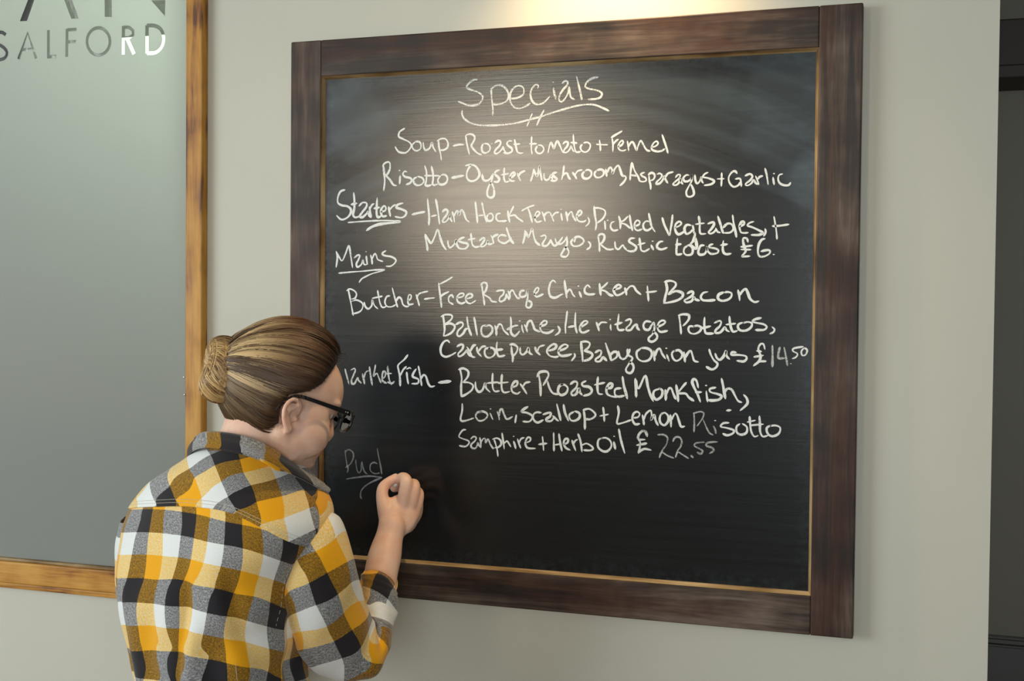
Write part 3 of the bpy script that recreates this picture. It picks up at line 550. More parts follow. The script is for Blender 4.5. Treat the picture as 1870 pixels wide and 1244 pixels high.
# handwriting: every word is a thin crust of chalk on the panel (stroke points in half millimetres)
STROKES = """Specials 3.4 0.72|753 1922 734 1920 715 1905 713 1895 728 1886 754 1877 773 1862 771 1845 754 1831 724 1829 698 1838 679 1846|806 1888 809 1851 814 1811 813 1789|807 1885 825 1897 846 1896 863 1884 873 1864 870 1844 855 1833 830 1828 815 1830|882 1847 905 1848 926 1857 932 1872 926 1887 907 1892 890 1882 880 1863 880 1839 893 1817 914 1810 935 1815 955 1826|984 1880 986 1889 975 1892 961 1877 957 1856 964 1834 980 1822 1001 1824 1017 1835 1029 1848|1043 1877 1047 1855 1052 1837|1041 1898 1042 1897|1075 1893 1086 1900 1095 1896 1093 1884 1080 1871 1067 1852 1064 1835 1074 1827 1088 1840 1098 1860 1101 1878|1101 1876 1104 1856 1108 1841 1121 1833|1128 1913 1136 1882 1143 1854 1148 1831|1206 1907 1186 1904 1168 1894 1160 1877 1174 1868 1203 1861 1220 1851 1217 1837 1199 1831 1171 1831
underline 3.2 0.80|695 1812 694 1800 703 1782 729 1765 763 1756 814 1753 873 1755 915 1760 956 1769 997 1777 1038 1789 1087 1801 1131 1810 1171 1813 1199 1809 1223 1799 1247 1787|964 1789 954 1767 945 1745|1008 1800 995 1776 982 1747
dash 3.2 1.00|660 1684 683 1688 702 1687
Roast 3.4 1.00|710 1716 713 1695 719 1671 724 1651|708 1716 714 1723 729 1725 742 1718 744 1706 736 1691 732 1681 745 1664 760 1652 772 1649|777 1687 772 1675 775 1659 787 1654 802 1662 804 1676 794 1687 781 1688|811 1687 813 1686|823 1690 836 1697 845 1691 841 1679 828 1666 821 1656 828 1650 840 1655 851 1667 855 1675|853 1675 857 1665 861 1659 865 1652|888 1694 876 1694 869 1685 876 1676 888 1667 888 1656 874 1650 857 1653|898 1699 903 1677 909 1655 920 1649 930 1650|894 1682 919 1682
tomato 3.3 1.00|963 1707 962 1687 962 1663 965 1645|955 1682 967 1681 982 1681|984 1672 978 1659 986 1647 1000 1647 1009 1660 1002 1673 988 1676|1025 1647 1029 1667 1035 1683 1041 1674 1047 1661 1053 1678 1060 1687 1070 1669 1078 1651 1085 1645|1080 1677 1090 1684 1099 1680 1096 1668 1086 1657 1084 1647 1096 1647 1106 1658 1110 1668 1116 1655 1121 1648|1118 1708 1120 1681 1125 1654 1131 1646 1145 1647|1109 1681 1132 1678|1151 1672 1145 1663 1151 1649 1165 1645 1177 1654 1181 1669 1171 1679 1157 1678
plus 2.9 1.00|1203 1671 1223 1669 1244 1668|1214 1685 1217 1666 1218 1648
Oyster 4.0 1.00|709 1610 728 1613 747 1608 760 1592 764 1574 752 1558 733 1553 718 1561 714 1579 720 1597 730 1611|775 1576 778 1560 788 1553 803 1557 814 1571 816 1577|816 1575 812 1553 801 1533 795 1513 797 1497 810 1491 821 1499 821 1521 814 1539 805 1545|841 1590 828 1586 823 1576 833 1568 841 1558 835 1548 820 1549|860 1597 859 1575 860 1556 866 1547 879 1549|849 1573 877 1577|881 1561 893 1566 900 1574 896 1580 887 1575 881 1561 885 1551 900 1549|910 1577 916 1562 923 1550|914 1566 923 1578 939 1585
Mushroom 3.9 1.00|972 1590 968 1569 961 1547|972 1588 978 1574 985 1565 990 1584 993 1600 997 1576 1003 1548|1011 1573 1011 1560 1017 1550 1029 1553 1037 1567 1042 1551|1058 1576 1048 1574 1043 1568 1050 1560 1059 1552 1051 1546 1036 1548|1085 1599 1082 1573 1077 1550|1078 1561 1088 1571 1097 1571 1102 1559 1109 1550|1117 1574 1126 1562 1132 1551|1126 1564 1135 1578 1152 1582|1162 1577 1153 1567 1157 1554 1172 1551 1185 1561 1185 1576 1172 1582 1162 1577|1204 1578 1197 1568 1202 1556 1216 1554 1229 1562 1231 1575 1220 1582 1206 1579|1238 1582 1242 1557|1242 1569 1253 1588 1261 1580 1263 1566 1271 1583 1283 1594 1291 1577 1297 1560 1307 1556
comma 3.4 1.00|1309 1557 1311 1548 1303 1535 1290 1523
Soup 3.2 1.00|466 1756 446 1744 442 1727 459 1717 482 1706 493 1693 486 1677 469 1665 446 1668 435 1677 428 1689|508 1703 497 1693 500 1679 515 1671 530 1678 532 1694 524 1704 510 1705|541 1701 544 1681 552 1672 568 1680 576 1700 581 1682 592 1665|602 1705 605 1679 611 1655 614 1634|596 1704 613 1712 631 1710 640 1694 637 1678 622 1670 609 1671
Risotto 3.7 1.00|380 1621 384 1588 386 1560 382 1527|377 1619 386 1629 400 1633 407 1627 407 1608 400 1592 393 1582 407 1567 421 1548 434 1544|449 1580 448 1564 447 1550|446 1600 447 1600|476 1594 467 1596 460 1586 469 1576 489 1571 496 1563 489 1552 474 1547|516 1573 505 1567 505 1553 518 1543 536 1546 545 1558 538 1570 520 1576|548 1614 555 1592 555 1563 551 1545 560 1540 575 1543|575 1611 581 1587 582 1563 580 1547 588 1542 601 1546|549 1578 584 1577 606 1576|612 1576 601 1562 606 1546 623 1544 636 1553 638 1569 627 1580 614 1578
dash 4.8 1.00|656 1567 679 1571 702 1574
Starters 4.1 1.00|221 1533 203 1527 192 1506 192 1485 208 1475 233 1470 247 1457 243 1439 227 1425 206 1421 187 1436|258 1521 261 1492 261 1463 256 1439 265 1428 284 1432|248 1477 271 1481|281 1471 295 1483 311 1481 311 1467 295 1448 284 1432 295 1428 311 1440 318 1450 321 1436 329 1427|324 1466 327 1446 331 1427|324 1454 333 1472 342 1478|356 1499 354 1470 354 1441 359 1427 372 1431|343 1460 365 1464|372 1447 388 1451 392 1461 385 1469 374 1459 372 1443 379 1430 395 1432|403 1465 406 1448 410 1430|406 1453 417 1465 430 1473|461 1478 441 1473 435 1462 457 1455 475 1445 470 1431 455 1424 430 1428
underline 2.9 1.00|235 1409 291 1412 345 1414 399 1414 451 1412
underline 4.9 1.00|451 1408 408 1405 363 1400 332 1390 313 1378
dash 5.1 1.00|499 1435 523 1440 549 1444
Ham 3.8 1.00|560 1492 564 1458 567 1425 566 1395|593 1490 600 1457 605 1425 609 1398|576 1427 596 1431|620 1443 631 1451 641 1446 637 1432 624 1416 621 1406 633 1406 646 1420 650 1430 652 1416 659 1406|659 1442 665 1424 668 1404|665 1424 674 1442 680 1444 686 1430 694 1448 704 1439 713 1415 726 1404
Hock 3.8 1.00|749 1477 753 1446 756 1422 758 1400|775 1474 781 1446 787 1422 794 1402|762 1426 781 1428|800 1430 794 1420 798 1408 813 1408 819 1421 813 1433 802 1432|847 1433 834 1431 830 1417 838 1406 855 1405 870 1406|875 1442 878 1420 883 1401|897 1458 886 1436 882 1424 901 1426 912 1416 933 1402
Fennel 3.3 1.00|1295 1714 1276 1704 1257 1693|1260 1690 1263 1668 1263 1644|1264 1668 1272 1679 1282 1686|1282 1660 1294 1665 1300 1675 1296 1681 1288 1675 1282 1662 1286 1650 1298 1645 1310 1648|1315 1678 1318 1659 1320 1645|1318 1657 1327 1672 1334 1674 1341 1662 1348 1645 1353 1659 1362 1678 1370 1668 1378 1653 1386 1644 1396 1641|1401 1654 1415 1657 1424 1666 1419 1674 1409 1669 1401 1654 1405 1644 1421 1639 1436 1640 1448 1647|1438 1696 1446 1673 1454 1650 1459 1632
Asparagus 3.4 1.00|1332 1603 1328 1574 1326 1542|1333 1602 1342 1574 1354 1554 1360 1539|1328 1559 1350 1556|1377 1567 1364 1562 1370 1554 1381 1548 1383 1538 1370 1535 1358 1539|1393 1557 1395 1538 1399 1523 1400 1508|1391 1559 1401 1565 1410 1562 1414 1553 1409 1542 1399 1538|1422 1560 1431 1562 1439 1556 1434 1545 1422 1534 1420 1526 1432 1528 1443 1541 1447 1552 1453 1538 1460 1528|1451 1548 1460 1561 1478 1566|1487 1547 1495 1556 1503 1554 1499 1543 1486 1532 1478 1523 1488 1520 1499 1528 1504 1541 1507 1530 1513 1523|1533 1553 1524 1554 1514 1544 1518 1533 1531 1533 1542 1542 1543 1555 1543 1534 1534 1516 1525 1497 1528 1482 1540 1479 1551 1487 1549 1504 1540 1523|1554 1553 1556 1534 1562 1524 1571 1532 1576 1547 1578 1533 1583 1525|1599 1561 1588 1556 1582 1546 1598 1542 1616 1535 1620 1528 1609 1520 1587 1517
plus 3.2 1.00|1646 1558 1646 1535 1645 1513|1631 1538 1654 1538
Garlic 3.5 1.00|1698 1555 1691 1563 1680 1559 1670 1542 1673 1524 1686 1510 1702 1514 1711 1526|1693 1536 1708 1537 1712 1524 1713 1511|1726 1546 1741 1552 1750 1544 1743 1531 1727 1518 1734 1513 1747 1520 1754 1531 1761 1521 1769 1516|1761 1544 1767 1529 1772 1516|1767 1532 1774 1541 1784 1544|1792 1569 1798 1546 1803 1515|1819 1538 1821 1525 1823 1514|1822 1551 1823 1550|1850 1549 1839 1545 1836 1531 1842 1518 1856 1511 1871 1511 1877 1519
Terrine 3.5 1.00|928 1441 951 1453 975 1460|951 1451 959 1431 968 1399|976 1415 990 1423 996 1432 988 1438 980 1429 978 1411 986 1400 1003 1403|1005 1436 1011 1422 1017 1402|1012 1420 1021 1432 1033 1434|1034 1434 1042 1418 1049 1401|1044 1420 1054 1431 1067 1433|1076 1429 1078 1417 1081 1404|1076 1444 1077 1443|1094 1435 1098 1417 1100 1401|1099 1417 1109 1432 1116 1433 1121 1417 1131 1402|1135 1418 1147 1423 1152 1432 1145 1438 1136 1428 1134 1411 1143 1400 1160 1399 1168 1404
comma 3.1 1.00|1175 1414 1180 1402 1177 1391 1167 1382
Mustard 3.9 1.00|550 1355 557 1332 562 1300|551 1361 562 1344 576 1328 590 1352 602 1378 612 1348 623 1320 636 1303|642 1336 645 1317 653 1311 668 1323 675 1339 677 1323 686 1309|709 1348 694 1344 686 1335 699 1329 718 1325 722 1317 712 1307 694 1306 681 1311|733 1361 735 1343 739 1321 750 1312 767 1314|723 1339 750 1343|767 1335 778 1344 786 1342 782 1330 771 1316 780 1313 793 1322 799 1334 803 1322 818 1324|811 1354 818 1340 822 1324|816 1342 824 1352 839 1357|870 1351 851 1355 839 1346 843 1332 862 1325 879 1333 889 1343|870 1381 877 1361 887 1337 899 1323
Mayo 3.7 1.00|941 1370 940 1348 933 1323|941 1368 948 1356 954 1346 962 1362 968 1376 975 1348 983 1328 998 1316|1001 1348 1016 1352 1020 1342 1010 1326 1008 1316 1022 1314 1034 1326 1038 1336|1038 1336 1043 1324 1053 1314 1067 1324 1083 1345|1055 1339 1061 1324 1075 1320 1090 1331 1098 1346|1098 1345 1099 1319 1088 1300 1078 1282 1084 1275 1098 1276 1106 1290 1100 1304 1090 1310|1124 1339 1114 1327 1122 1313 1142 1313 1158 1323 1160 1334 1146 1345 1130 1343 1126 1327
comma 3.3 1.00|1177 1328 1185 1319 1183 1307 1172 1300
Pickled 3.5 1.00|1197 1452 1201 1419 1206 1392 1203 1369|1196 1446 1215 1446 1235 1438 1238 1424 1228 1407 1210 1394|1236 1399 1238 1384 1239 1370|1247 1402 1248 1401|1271 1397 1261 1393 1258 1378 1268 1366 1285 1368|1287 1416 1293 1395 1293 1372|1320 1415 1307 1402 1293 1393 1311 1387 1329 1373|1326 1419 1330 1394 1337 1365|1346 1380 1360 1386 1362 1396 1352 1400 1344 1388 1346 1371 1356 1365 1370 1369|1397 1395 1385 1397 1375 1386 1378 1370 1391 1365 1405 1374|1394 1424 1399 1401 1405 1378 1417 1360
Vegtables 3.8 1.00|1442 1408 1449 1385 1459 1364 1468 1347 1472 1369 1476 1394 1478 1417|1488 1373 1503 1380 1509 1388 1501 1394 1489 1384 1488 1365 1498 1350 1513 1355 1524 1365|1543 1380 1528 1382 1520 1369 1526 1352 1539 1355 1551 1368|1549 1380 1553 1357 1557 1351 1551 1334 1549 1323 1559 1330 1561 1308|1558 1353 1553 1330 1542 1315 1548 1308 1561 1300 1565 1315 1559 1338|1569 1411 1573 1387 1573 1364 1577 1351 1594 1351|1559 1384 1588 1387|1601 1385 1618 1390 1622 1382 1613 1367 1604 1356 1611 1351 1622 1356 1630 1367|1628 1369 1634 1358 1643 1354|1635 1410 1643 1386 1650 1363 1654 1352|1654 1371 1667 1384 1682 1382 1688 1366 1677 1354 1656 1353|1685 1413 1689 1385 1695 1359 1699 1338|1710 1374 1723 1381 1723 1390 1715 1389 1709 1374 1714 1355 1727 1352 1738 1353|1756 1390 1743 1386 1736 1377 1752 1371 1771 1362 1787 1352 1775 1345 1749 1345
comma 3.3 1.00|1795 1365 1797 1354 1791 1341
plus 4.4 1.00|1820 1374 1844 1375 1873 1379
plus 3.1 1.00|1824 1406 1829 1379 1833 1354 1835 1330
Rustic 3.7 1.00|1213 1345 1217 1322 1219 1293|1213 1347 1222 1354 1234 1351 1236 1339 1230 1326 1223 1318 1241 1303 1255 1299 1270 1301|1274 1326 1277 1306 1288 1300 1302 1314 1308 1306 1316 1298|1345 1338 1331 1337 1325 1327 1339 1317 1351 1308 1347 1296 1332 1292 1316 1296|1362 1338 1365 1317 1369 1296 1382 1292 1398 1301|1357 1315 1382 1321|1404 1313 1408 1305 1412 1297|1409 1327 1410 1326|1446 1326 1434 1324 1425 1313 1427 1303 1441 1298 1460 1304
toast 3.8 1.00|1496 1335 1494 1312 1493 1291 1496 1280 1512 1282|1490 1314 1509 1316|1532 1310 1521 1302 1519 1287 1529 1278 1546 1281 1550 1297 1542 1310 1532 1312|1589 1311 1578 1310 1572 1300 1569 1287 1575 1279 1590 1281 1597 1292 1599 1307 1601 1292 1612 1281|1619 1315 1608 1311 1608 1304 1627 1300 1638 1294 1635 1285 1620 1281 1607 1283|1655 1326 1653 1307 1655 1288 1665 1280 1681 1282|1646 1311 1668 1314
price 3.7 1.00|1738 1321 1734 1333 1723 1334 1722 1321 1727 1303 1731 1290 1719 1273 1728 1272 1745 1273|1715 1305 1731 1306 1753 1309|1715 1296 1748 1295|1795 1332 1784 1328 1775 1313 1772 1291 1776 1274 1790 1271 1809 1280 1812 1291 1801 1293 1783 1289|1825 1278 1826 1277
Mains 3.3 1.00|186 1300 191 1277 186 1240|186 1298 198 1279 211 1264 225 1290 239 1321 246 1290 255 1238|262 1275 276 1285 285 1283 280 1269 271 1252 276 1240 292 1250 298 1266 303 1250 315 1250|312 1281 314 1264 317 1250|311 1298 312 1297|330 1285 335 1268 337 1251|335 1268 346 1289 353 1285 360 1268 380 1261|393 1301 378 1291 387 1283 416 1278 434 1266 427 1252 412 1243 394 1243
underline 2.7 1.00|197 1217 246 1221 306 1225 351 1229 389 1229 337 1215 306 1202 292 1194 283 1182
Butcher 3.3 1.00|237 1157 245 1123 252 1090 259 1057|231 1150 244 1157 263 1150 272 1138 267 1123 249 1113 274 1115 297 1103 297 1084 284 1070 254 1062|304 1107 309 1091 322 1082 336 1095 338 1116 347 1095 361 1083|360 1151 365 1124 372 1099 381 1088 395 1091|338 1122 358 1126 379 1130|410 1132 397 1128 390 1108 399 1092 419 1091 433 1098|420 1161 428 1133 437 1104 442 1090|435 1110 446 1126 457 1120 464 1100 477 1092 488 1094|484 1114 495 1121 497 1133 488 1135 484 1116 488 1100 506 1102|517 1137 524 1117 530 1096|519 1121 526 1137 543 1145 565 1149
dash 3.0 1.00|550 1120 570 1123 591 1125
Free 3.4 1.00|661 1202 637 1188 611 1176|607 1180 611 1150 616 1117 619 1090|614 1129 629 1140 648 1148|661 1138 648 1128 649 1111 666 1101|666 1126 661 1134 653 1136|681 1126 702 1130 707 1140 694 1142 681 1130 683 1112 698 1105 713 1110|715 1122 737 1128 739 1138 726 1140 715 1128 718 1112 733 1105 754 1116
Range 3.6 1.00|777 1174 781 1142 785 1122 788 1100|773 1172 781 1181 794 1180 797 1168 792 1152 784 1140 807 1126 816 1114 835 1111|834 1150 851 1154 862 1152 860 1139 847 1127 847 1114 860 1115 870 1127 872 1141|872 1141 877 1131 881 1121|879 1151 885 1135 883 1121|883 1135 889 1151 897 1153 904 1141 914 1127 923 1126|941 1153 929 1151 923 1139 929 1130 946 1135 952 1155 954 1131 950 1111 948 1097 958 1091 967 1098 967 1111 954 1117|977 1139 991 1149 995 1161 987 1163 979 1151 979 1139 989 1131 1012 1141
Chicken 3.9 1.00|1058 1183 1048 1190 1038 1179 1033 1155 1039 1133 1057 1128 1077 1138 1085 1141|1091 1190 1094 1167 1098 1143 1100 1128|1098 1142 1108 1157 1116 1153 1122 1140 1130 1132|1146 1150 1150 1140 1154 1130|1143 1170 1144 1169|1186 1165 1176 1173 1166 1161 1168 1146 1183 1140 1203 1142|1220 1179 1222 1160 1225 1138|1250 1183 1238 1171 1224 1158 1242 1152 1256 1140 1270 1136
Chicken 3.9 1.00|1272 1158 1290 1162 1298 1169 1288 1175 1276 1165 1272 1152 1282 1138 1298 1142 1310 1150|1312 1164 1316 1150 1318 1139|1316 1152 1329 1168 1343 1169 1353 1154 1369 1141
plus 3.2 1.00|1392 1170 1394 1149 1397 1118|1388 1149 1406 1150 1425 1153
Bacon 4.2 1.00|1457 1185 1462 1160 1456 1134 1452 1111|1453 1185 1473 1189 1490 1183 1492 1172 1481 1158 1467 1143|1468 1141 1492 1153 1515 1147 1516 1134 1500 1122 1476 1115 1451 1111|1533 1145 1546 1152 1553 1149 1550 1138 1535 1128 1523 1121 1531 1114 1548 1119 1556 1132 1561 1125 1575 1121|1603 1151 1588 1147 1580 1134 1586 1123 1603 1121 1629 1123|1659 1150 1642 1142 1639 1129 1650 1121 1669 1123 1683 1133 1685 1146 1672 1151 1661 1149|1707 1157 1711 1139 1713 1122|1712 1139 1722 1154 1733 1161 1741 1146 1748 1128 1763 1117 1777 1120
Ballontine 3.8 1.00|625 1061 630 1032 632 1008 628 984|618 1056 634 1063 658 1062 661 1051 651 1039 634 1026|634 1026 654 1031 671 1023 670 1010 658 996 641 987 628 984|676 1027 692 1035 703 1033 703 1021 686 1005 682 990 691 984 706 995 714 1009 723 1013|720 1055 723 1033 729 1009 738 988|748 1054 753 1030 757 1008 761 988|797 1026 780 1022 776 1004 783 988 800 985 817 1000 819 1016 808 1026 791 1022|829 1025 834 1009 835 990|834 1009 844 1029 855 1027 863 1009 882 992|889 1057 891 1035 890 1007 895 994 907 989 924 1006|876 1011 901 1024 917 1027|932 1028 934 1014 939 1001|924 1043 924 1042|942 1030 949 1018 953 1004|950 1018 955 1038 967 1044 976 1026 982 1013 1001 1005|1001 1025 1021 1031 1027 1041 1017 1045 1003 1031 1003 1013 1013 1003 1034 1002 1052 1012
comma 3.3 1.00|1068 1026 1075 1014 1071 1002 1058 993
Heritage 3.7 1.00|1102 1079 1099 1050 1096 1026 1097 1001|1133 1075 1132 1050 1133 1026 1139 1003|1107 1023 1129 1027|1152 1023 1172 1035 1178 1043 1167 1046 1154 1033 1150 1013 1162 1004 1184 1013|1210 1041 1216 1026 1220 1012|1216 1028 1228 1041 1248 1041|1262 1034 1262 1022 1264 1015|1260 1052 1261 1051|1291 1071 1289 1048 1287 1025 1294 1015 1311 1017|1277 1034 1303 1042
Heritage 3.7 1.00|1315 1048 1330 1054 1336 1048 1331 1035 1319 1023 1321 1015 1335 1017 1346 1031 1356 1035 1358 1024 1366 1016|1407 1045 1389 1047 1380 1035 1384 1020 1399 1018 1409 1034 1417 1043 1419 1022 1413 1003 1400 990 1400 980 1412 976 1427 986 1428 1000 1413 1013|1428 1028 1448 1036 1457 1046 1447 1051 1434 1042 1430 1025 1440 1011 1465 1015
Potatos 3.8 1.00|1505 1069 1508 1050 1511 1027 1513 1005|1503 1069 1520 1073 1539 1070 1539 1056 1528 1041 1519 1033|1559 1030 1544 1032 1538 1022 1544 1009 1561 1006 1578 1015 1582 1028 1570 1034 1557 1031|1594 1063 1593 1044 1595 1019 1601 1008 1625 1008|1583 1025 1615 1033|1628 1044 1645 1052 1651 1046 1646 1033 1633 1020 1633 1010 1648 1012 1659 1024 1664 1029 1670 1020 1679 1015|1679 1067 1681 1045 1687 1022 1694 1015 1707 1019|1668 1039 1700 1043|1727 1047 1711 1041 1709 1028 1720 1019 1739 1021 1753 1032 1755 1044 1742 1049 1725 1045|1786 1063 1768 1059 1757 1051 1772 1046 1794 1042 1805 1033 1796 1023 1768 1022
comma 3.5 1.00|1823 1033 1831 1025 1827 1015 1816 1010
Carrot 4.0 1.00|652 960 643 968 628 961 617 939 620 916 637 907 657 913 677 924|682 946 697 954 706 950 702 936 687 920 689 910 702 914 715 926 721 933 726 921 737 911|721 945 732 929 741 911 752 908|734 929 745 949 755 953|760 945 762 929 771 918 777 912|766 929 779 946 794 949|811 942 794 940 790 924 798 910 813 908 828 919 830 935 817 944 805 940|838 965 836 941 841 919 849 913 868 917|826 935 860 939
puree 4.0 1.00|893 950 895 928 899 912 898 894|887 956 901 958 916 948 914 932 902 916|927 946 927 929 937 921 952 933 958 945 962 929 973 922|983 949 989 934 1002 922|993 934 999 950 1018 957|1034 937 1057 945 1063 957 1051 961 1034 948 1028 933 1039 919 1059 915 1071 918|1071 937 1096 946 1106 956 1093 961 1077 949 1071 931 1082 920 1104 922 1120 927
comma 3.3 1.00|1130 929 1132 919 1120 903
Baby 4.1 1.00|1154 972 1157 945 1160 921 1161 902|1153 970 1172 973 1186 967 1183 953 1167 939|1167 939 1189 934 1197 924 1185 910 1162 903|1207 934 1221 942 1229 938 1225 923 1209 911 1211 903 1225 904 1235 917 1243 912 1249 906|1244 968 1253 943 1261 924 1265 907|1261 924 1273 937 1287 936 1285 920 1267 907|1292 940 1297 920 1309 913 1322 923 1332 948
Baby 3.9 1.00|1324 948 1326 929 1342 917 1328 894 1319 878 1323 867 1337 865 1346 879 1344 894 1332 904
Onion 4.0 1.00|1371 951 1357 939 1360 918 1377 907 1399 911 1410 927 1408 944 1392 953 1371 953|1418 944 1420 923 1421 910|1421 925 1429 946 1439 952 1447 935 1459 918|1464 931 1468 920 1472 910|1462 954 1463 952|1493 947 1482 938 1486 919 1499 911 1514 921 1518 936 1506 948 1491 945|1524 942 1526 925 1528 908|1527 921 1539 941 1548 946 1554 930 1560 913 1574 909
jus 4.0 1.00|1611 953 1617 935 1628 916 1640 905 1636 892 1621 884 1602 893|1632 939 1638 924 1649 918 1662 932 1669 949 1671 932 1681 921|1703 944 1690 945 1688 936 1710 936 1734 933 1739 924 1729 914 1707 916
price 3.7 1.00|1800 957 1795 974 1784 973 1778 956 1786 934 1781 916 1763 900|1773 951 1788 949|1764 930 1795 936|1763 900 1781 914 1804 916
fourteen 3.7 0.60|1825 970 1826 935 1826 898|1850 965 1846 947 1846 928 1865 928|1864 964 1870 936 1876 903
pence 3.1 1.00|1887 910 1888 909|1927 968 1897 962 1893 953 1908 944 1904 933 1892 927|1929 963 1921 952 1924 939 1935 941 1940 956 1931 964
Monkfish 4.2 1.00|1353 845 1355 814 1357 781|1355 841 1365 810 1388 857 1398 819 1408 788 1418 768|1441 812 1421 804 1418 785 1430 774 1447 786 1450 805 1439 814|1460 809 1462 790 1462 773|1463 790 1472 813 1481 814 1489 795 1497 778|1498 827 1503 799 1506 770|1533 836 1516 815 1506 799 1531 798 1543 785 1560 774|1575 820 1569 843 1559 849 1554 838 1561 820 1573 797 1583 771|1566 803 1586 805|1603 808 1605 791 1608 773|1602 828 1603 827|1635 822 1616 817 1618 806 1645 799 1656 792 1647 781 1626 777 1611 778|1655 853 1661 826 1665 804 1669 785|1664 804 1675 819 1690 816 1701 797 1712 779 1724 774
comma 3.7 1.00|1731 800 1742 787 1743 769 1720 746
Lemon 3.7 1.00|1291 747 1295 723 1289 686 1307 687 1339 699|1348 707 1364 710 1370 722 1360 729 1348 721 1344 702 1354 685 1370 687|1380 718 1384 699 1386 684|1385 701 1393 723 1409 735 1413 716 1411 702 1422 720 1427 701 1436 684|1449 728 1442 713 1444 694 1458 685 1471 699 1471 718 1459 729 1448 723|1479 722 1481 699 1482 680|1482 703 1494 726 1502 723 1510 700 1517 683 1529 684|1674 744 1688 746
Market 3.3 0.75|226 852 233 827 243 795|251 849 265 855 269 847 260 826 253 809 256 797 267 799 279 820 283 810 295 800|299 835 304 817 308 797|305 819 313 842 326 848|328 863 333 830 340 794|353 870 349 847 345 828 358 839 365 827 376 804|381 819 392 827 394 844 385 846 381 831 383 811 399 803|403 867 406 836 412 811 419 798|394 838 419 840|403 807 421 803 430 810
Fish 3.7 1.00|485 911 470 893 446 872 448 853 453 829 455 794|453 829 466 854 479 867|481 846 484 821 488 803|481 858 492 863 498 860|519 859 508 843 506 830 528 821 526 806 502 804|528 870 535 839 542 798|537 819 548 837 559 832 568 807 579 795 594 798
dash 7.7 1.00|612 811 634 814 656 817
Butter 3.8 1.00|694 864 701 831 699 799 700 762|689 861 707 866 726 856 725 836 707 815|707 815 729 814 746 804 740 786 716 769 700 762|755 817 757 795 768 781 783 789 793 814 797 796 812 782|822 850 821 822 823 798 831 785 848 787|801 814 844 819|858 847 856 819 859 791 869 782 888 786|844 815 882 820|897 801 915 809 917 823 905 821 895 802 899 785 916 779 928 786|928 815 938 802 953 780|936 800 947 818 965 823
Roasted 4.3 1.00|998 849 1003 823 1005 800 1006 774|992 843 1002 859 1027 862 1035 850 1027 832 1015 812|1031 828 1038 805 1052 785 1073 782|1089 818 1075 810 1071 790 1083 779 1101 787 1107 805 1095 816 1081 816|1117 819 1131 829 1142 825 1138 807 1122 791 1124 780 1138 784 1148 804 1152 792 1160 782|1174 832 1160 824 1164 814 1186 811 1196 799 1188 786 1166 779|1218 847 1216 818 1220 790 1235 787|1206 819 1242 828|1250 809 1266 811 1270 823 1260 825 1250 809 1252 789 1270 780 1290 779|1302 810 1282 806 1280 788 1292 780 1314 784|1307 851 1312 820 1320 793 1325 774
Loin 3.4 0.80|704 736 704 710 698 677 713 672 749 684|781 709 762 704 758 688 771 675 790 679 803 693 798 705 781 710 770 704|813 704 820 690 824 682|815 720 816 719|841 711 847 695 849 682|849 695 851 715 860 720 868 700 879 685 900 695
comma 3.6 1.00|914 701 910 673
Scallop 4.0 1.00|958 733 943 724 935 714 954 711 973 702 975 692 963 679 940 679|1008 713 991 714 979 704 981 686 996 677 1016 687|1016 707 1037 714 1045 712 1041 700 1029 692 1031 684 1047 685 1057 699|1053 703 1066 691 1074 686|1067 746 1074 719 1082 688|1092 745 1098 716 1111 688|1131 721 1114 709 1119 691 1135 689 1151 700 1151 716 1135 723|1167 726 1171 699 1172 660|1165 728 1187 733 1207 720 1209 708 1191 696 1171 697
plus 3.7 1.00|1238 740 1241 717 1243 691|1227 709 1257 716
Samphire 3.0 0.75|719 640 706 637 692 615 705 607 728 600 732 591 718 578 694 580|739 607 750 616 760 612 755 600 741 587 742 576 755 572 765 585 766 594 774 579|774 613 778 595 778 576|778 595 787 609 795 610 797 595 806 609 814 593 824 578 830 577
Samphire 3.3 1.00|830 607 835 594 842 570 845 548|824 609 840 614 854 607 857 592 846 581 834 579|860 633 865 604 869 576|868 595 879 605 887 596 894 585|905 605 910 591 913 579|905 623 905 623|920 614 925 598 932 582|925 598 933 615 945 620|952 602 967 609 969 619 960 622 952 611 950 596 960 583 988 583
plus 3.3 1.00|1014 627 1017 602 1019 577|1000 598 1031 603
Herb 3.6 1.00|1056 642 1057 610 1058 577|1076 639 1081 608 1088 578|1062 599 1081 603|1094 602 1108 609 1110 621 1100 622 1094 608 1101 591 1118 583|1125 618 1131 601 1139 582|1130 604 1136 616 1145 622|1147 642 1157 614 1162 579|1162 602 1178 609 1196 601 1203 591 1191 585 1169 585
Oil 3.7 1.00|1236 631 1222 623 1221 599 1237 585 1255 585 1269 602 1266 621 1250 632 1232 630|1278 619 1281 606 1284 594|1279 639 1280 638|1296 665 1304 626 1318 581
Risotto 2.7 0.45|1561 732 1563 702 1562 666|1559 730 1582 737 1595 732 1591 714 1573 687|1593 711 1603 688 1615 666 1628 658|1629 689 1635 678 1638 664
Risotto 3.6 1.00|1635 708 1636 707|1682 702 1663 700 1654 688 1676 684 1699 677 1695 666 1677 659 1662 664|1719 700 1708 689 1710 670 1725 663 1742 671 1743 690 1728 701|1752 726 1754 702 1758 676 1768 659 1781 662|1745 707 1771 714|1785 729 1787 703 1788 677 1797 660 1814 664|1754 696 1798 702|1824 699 1810 689 1814 670 1830 662 1850 672 1855 691 1841 699 1821 697
price 4.2 0.80|1398 644 1392 659 1380 662 1369 650 1365 637 1373 622 1371 598 1367 583|1367 631 1390 632|1361 611 1396 619|1367 585 1387 599 1412 596
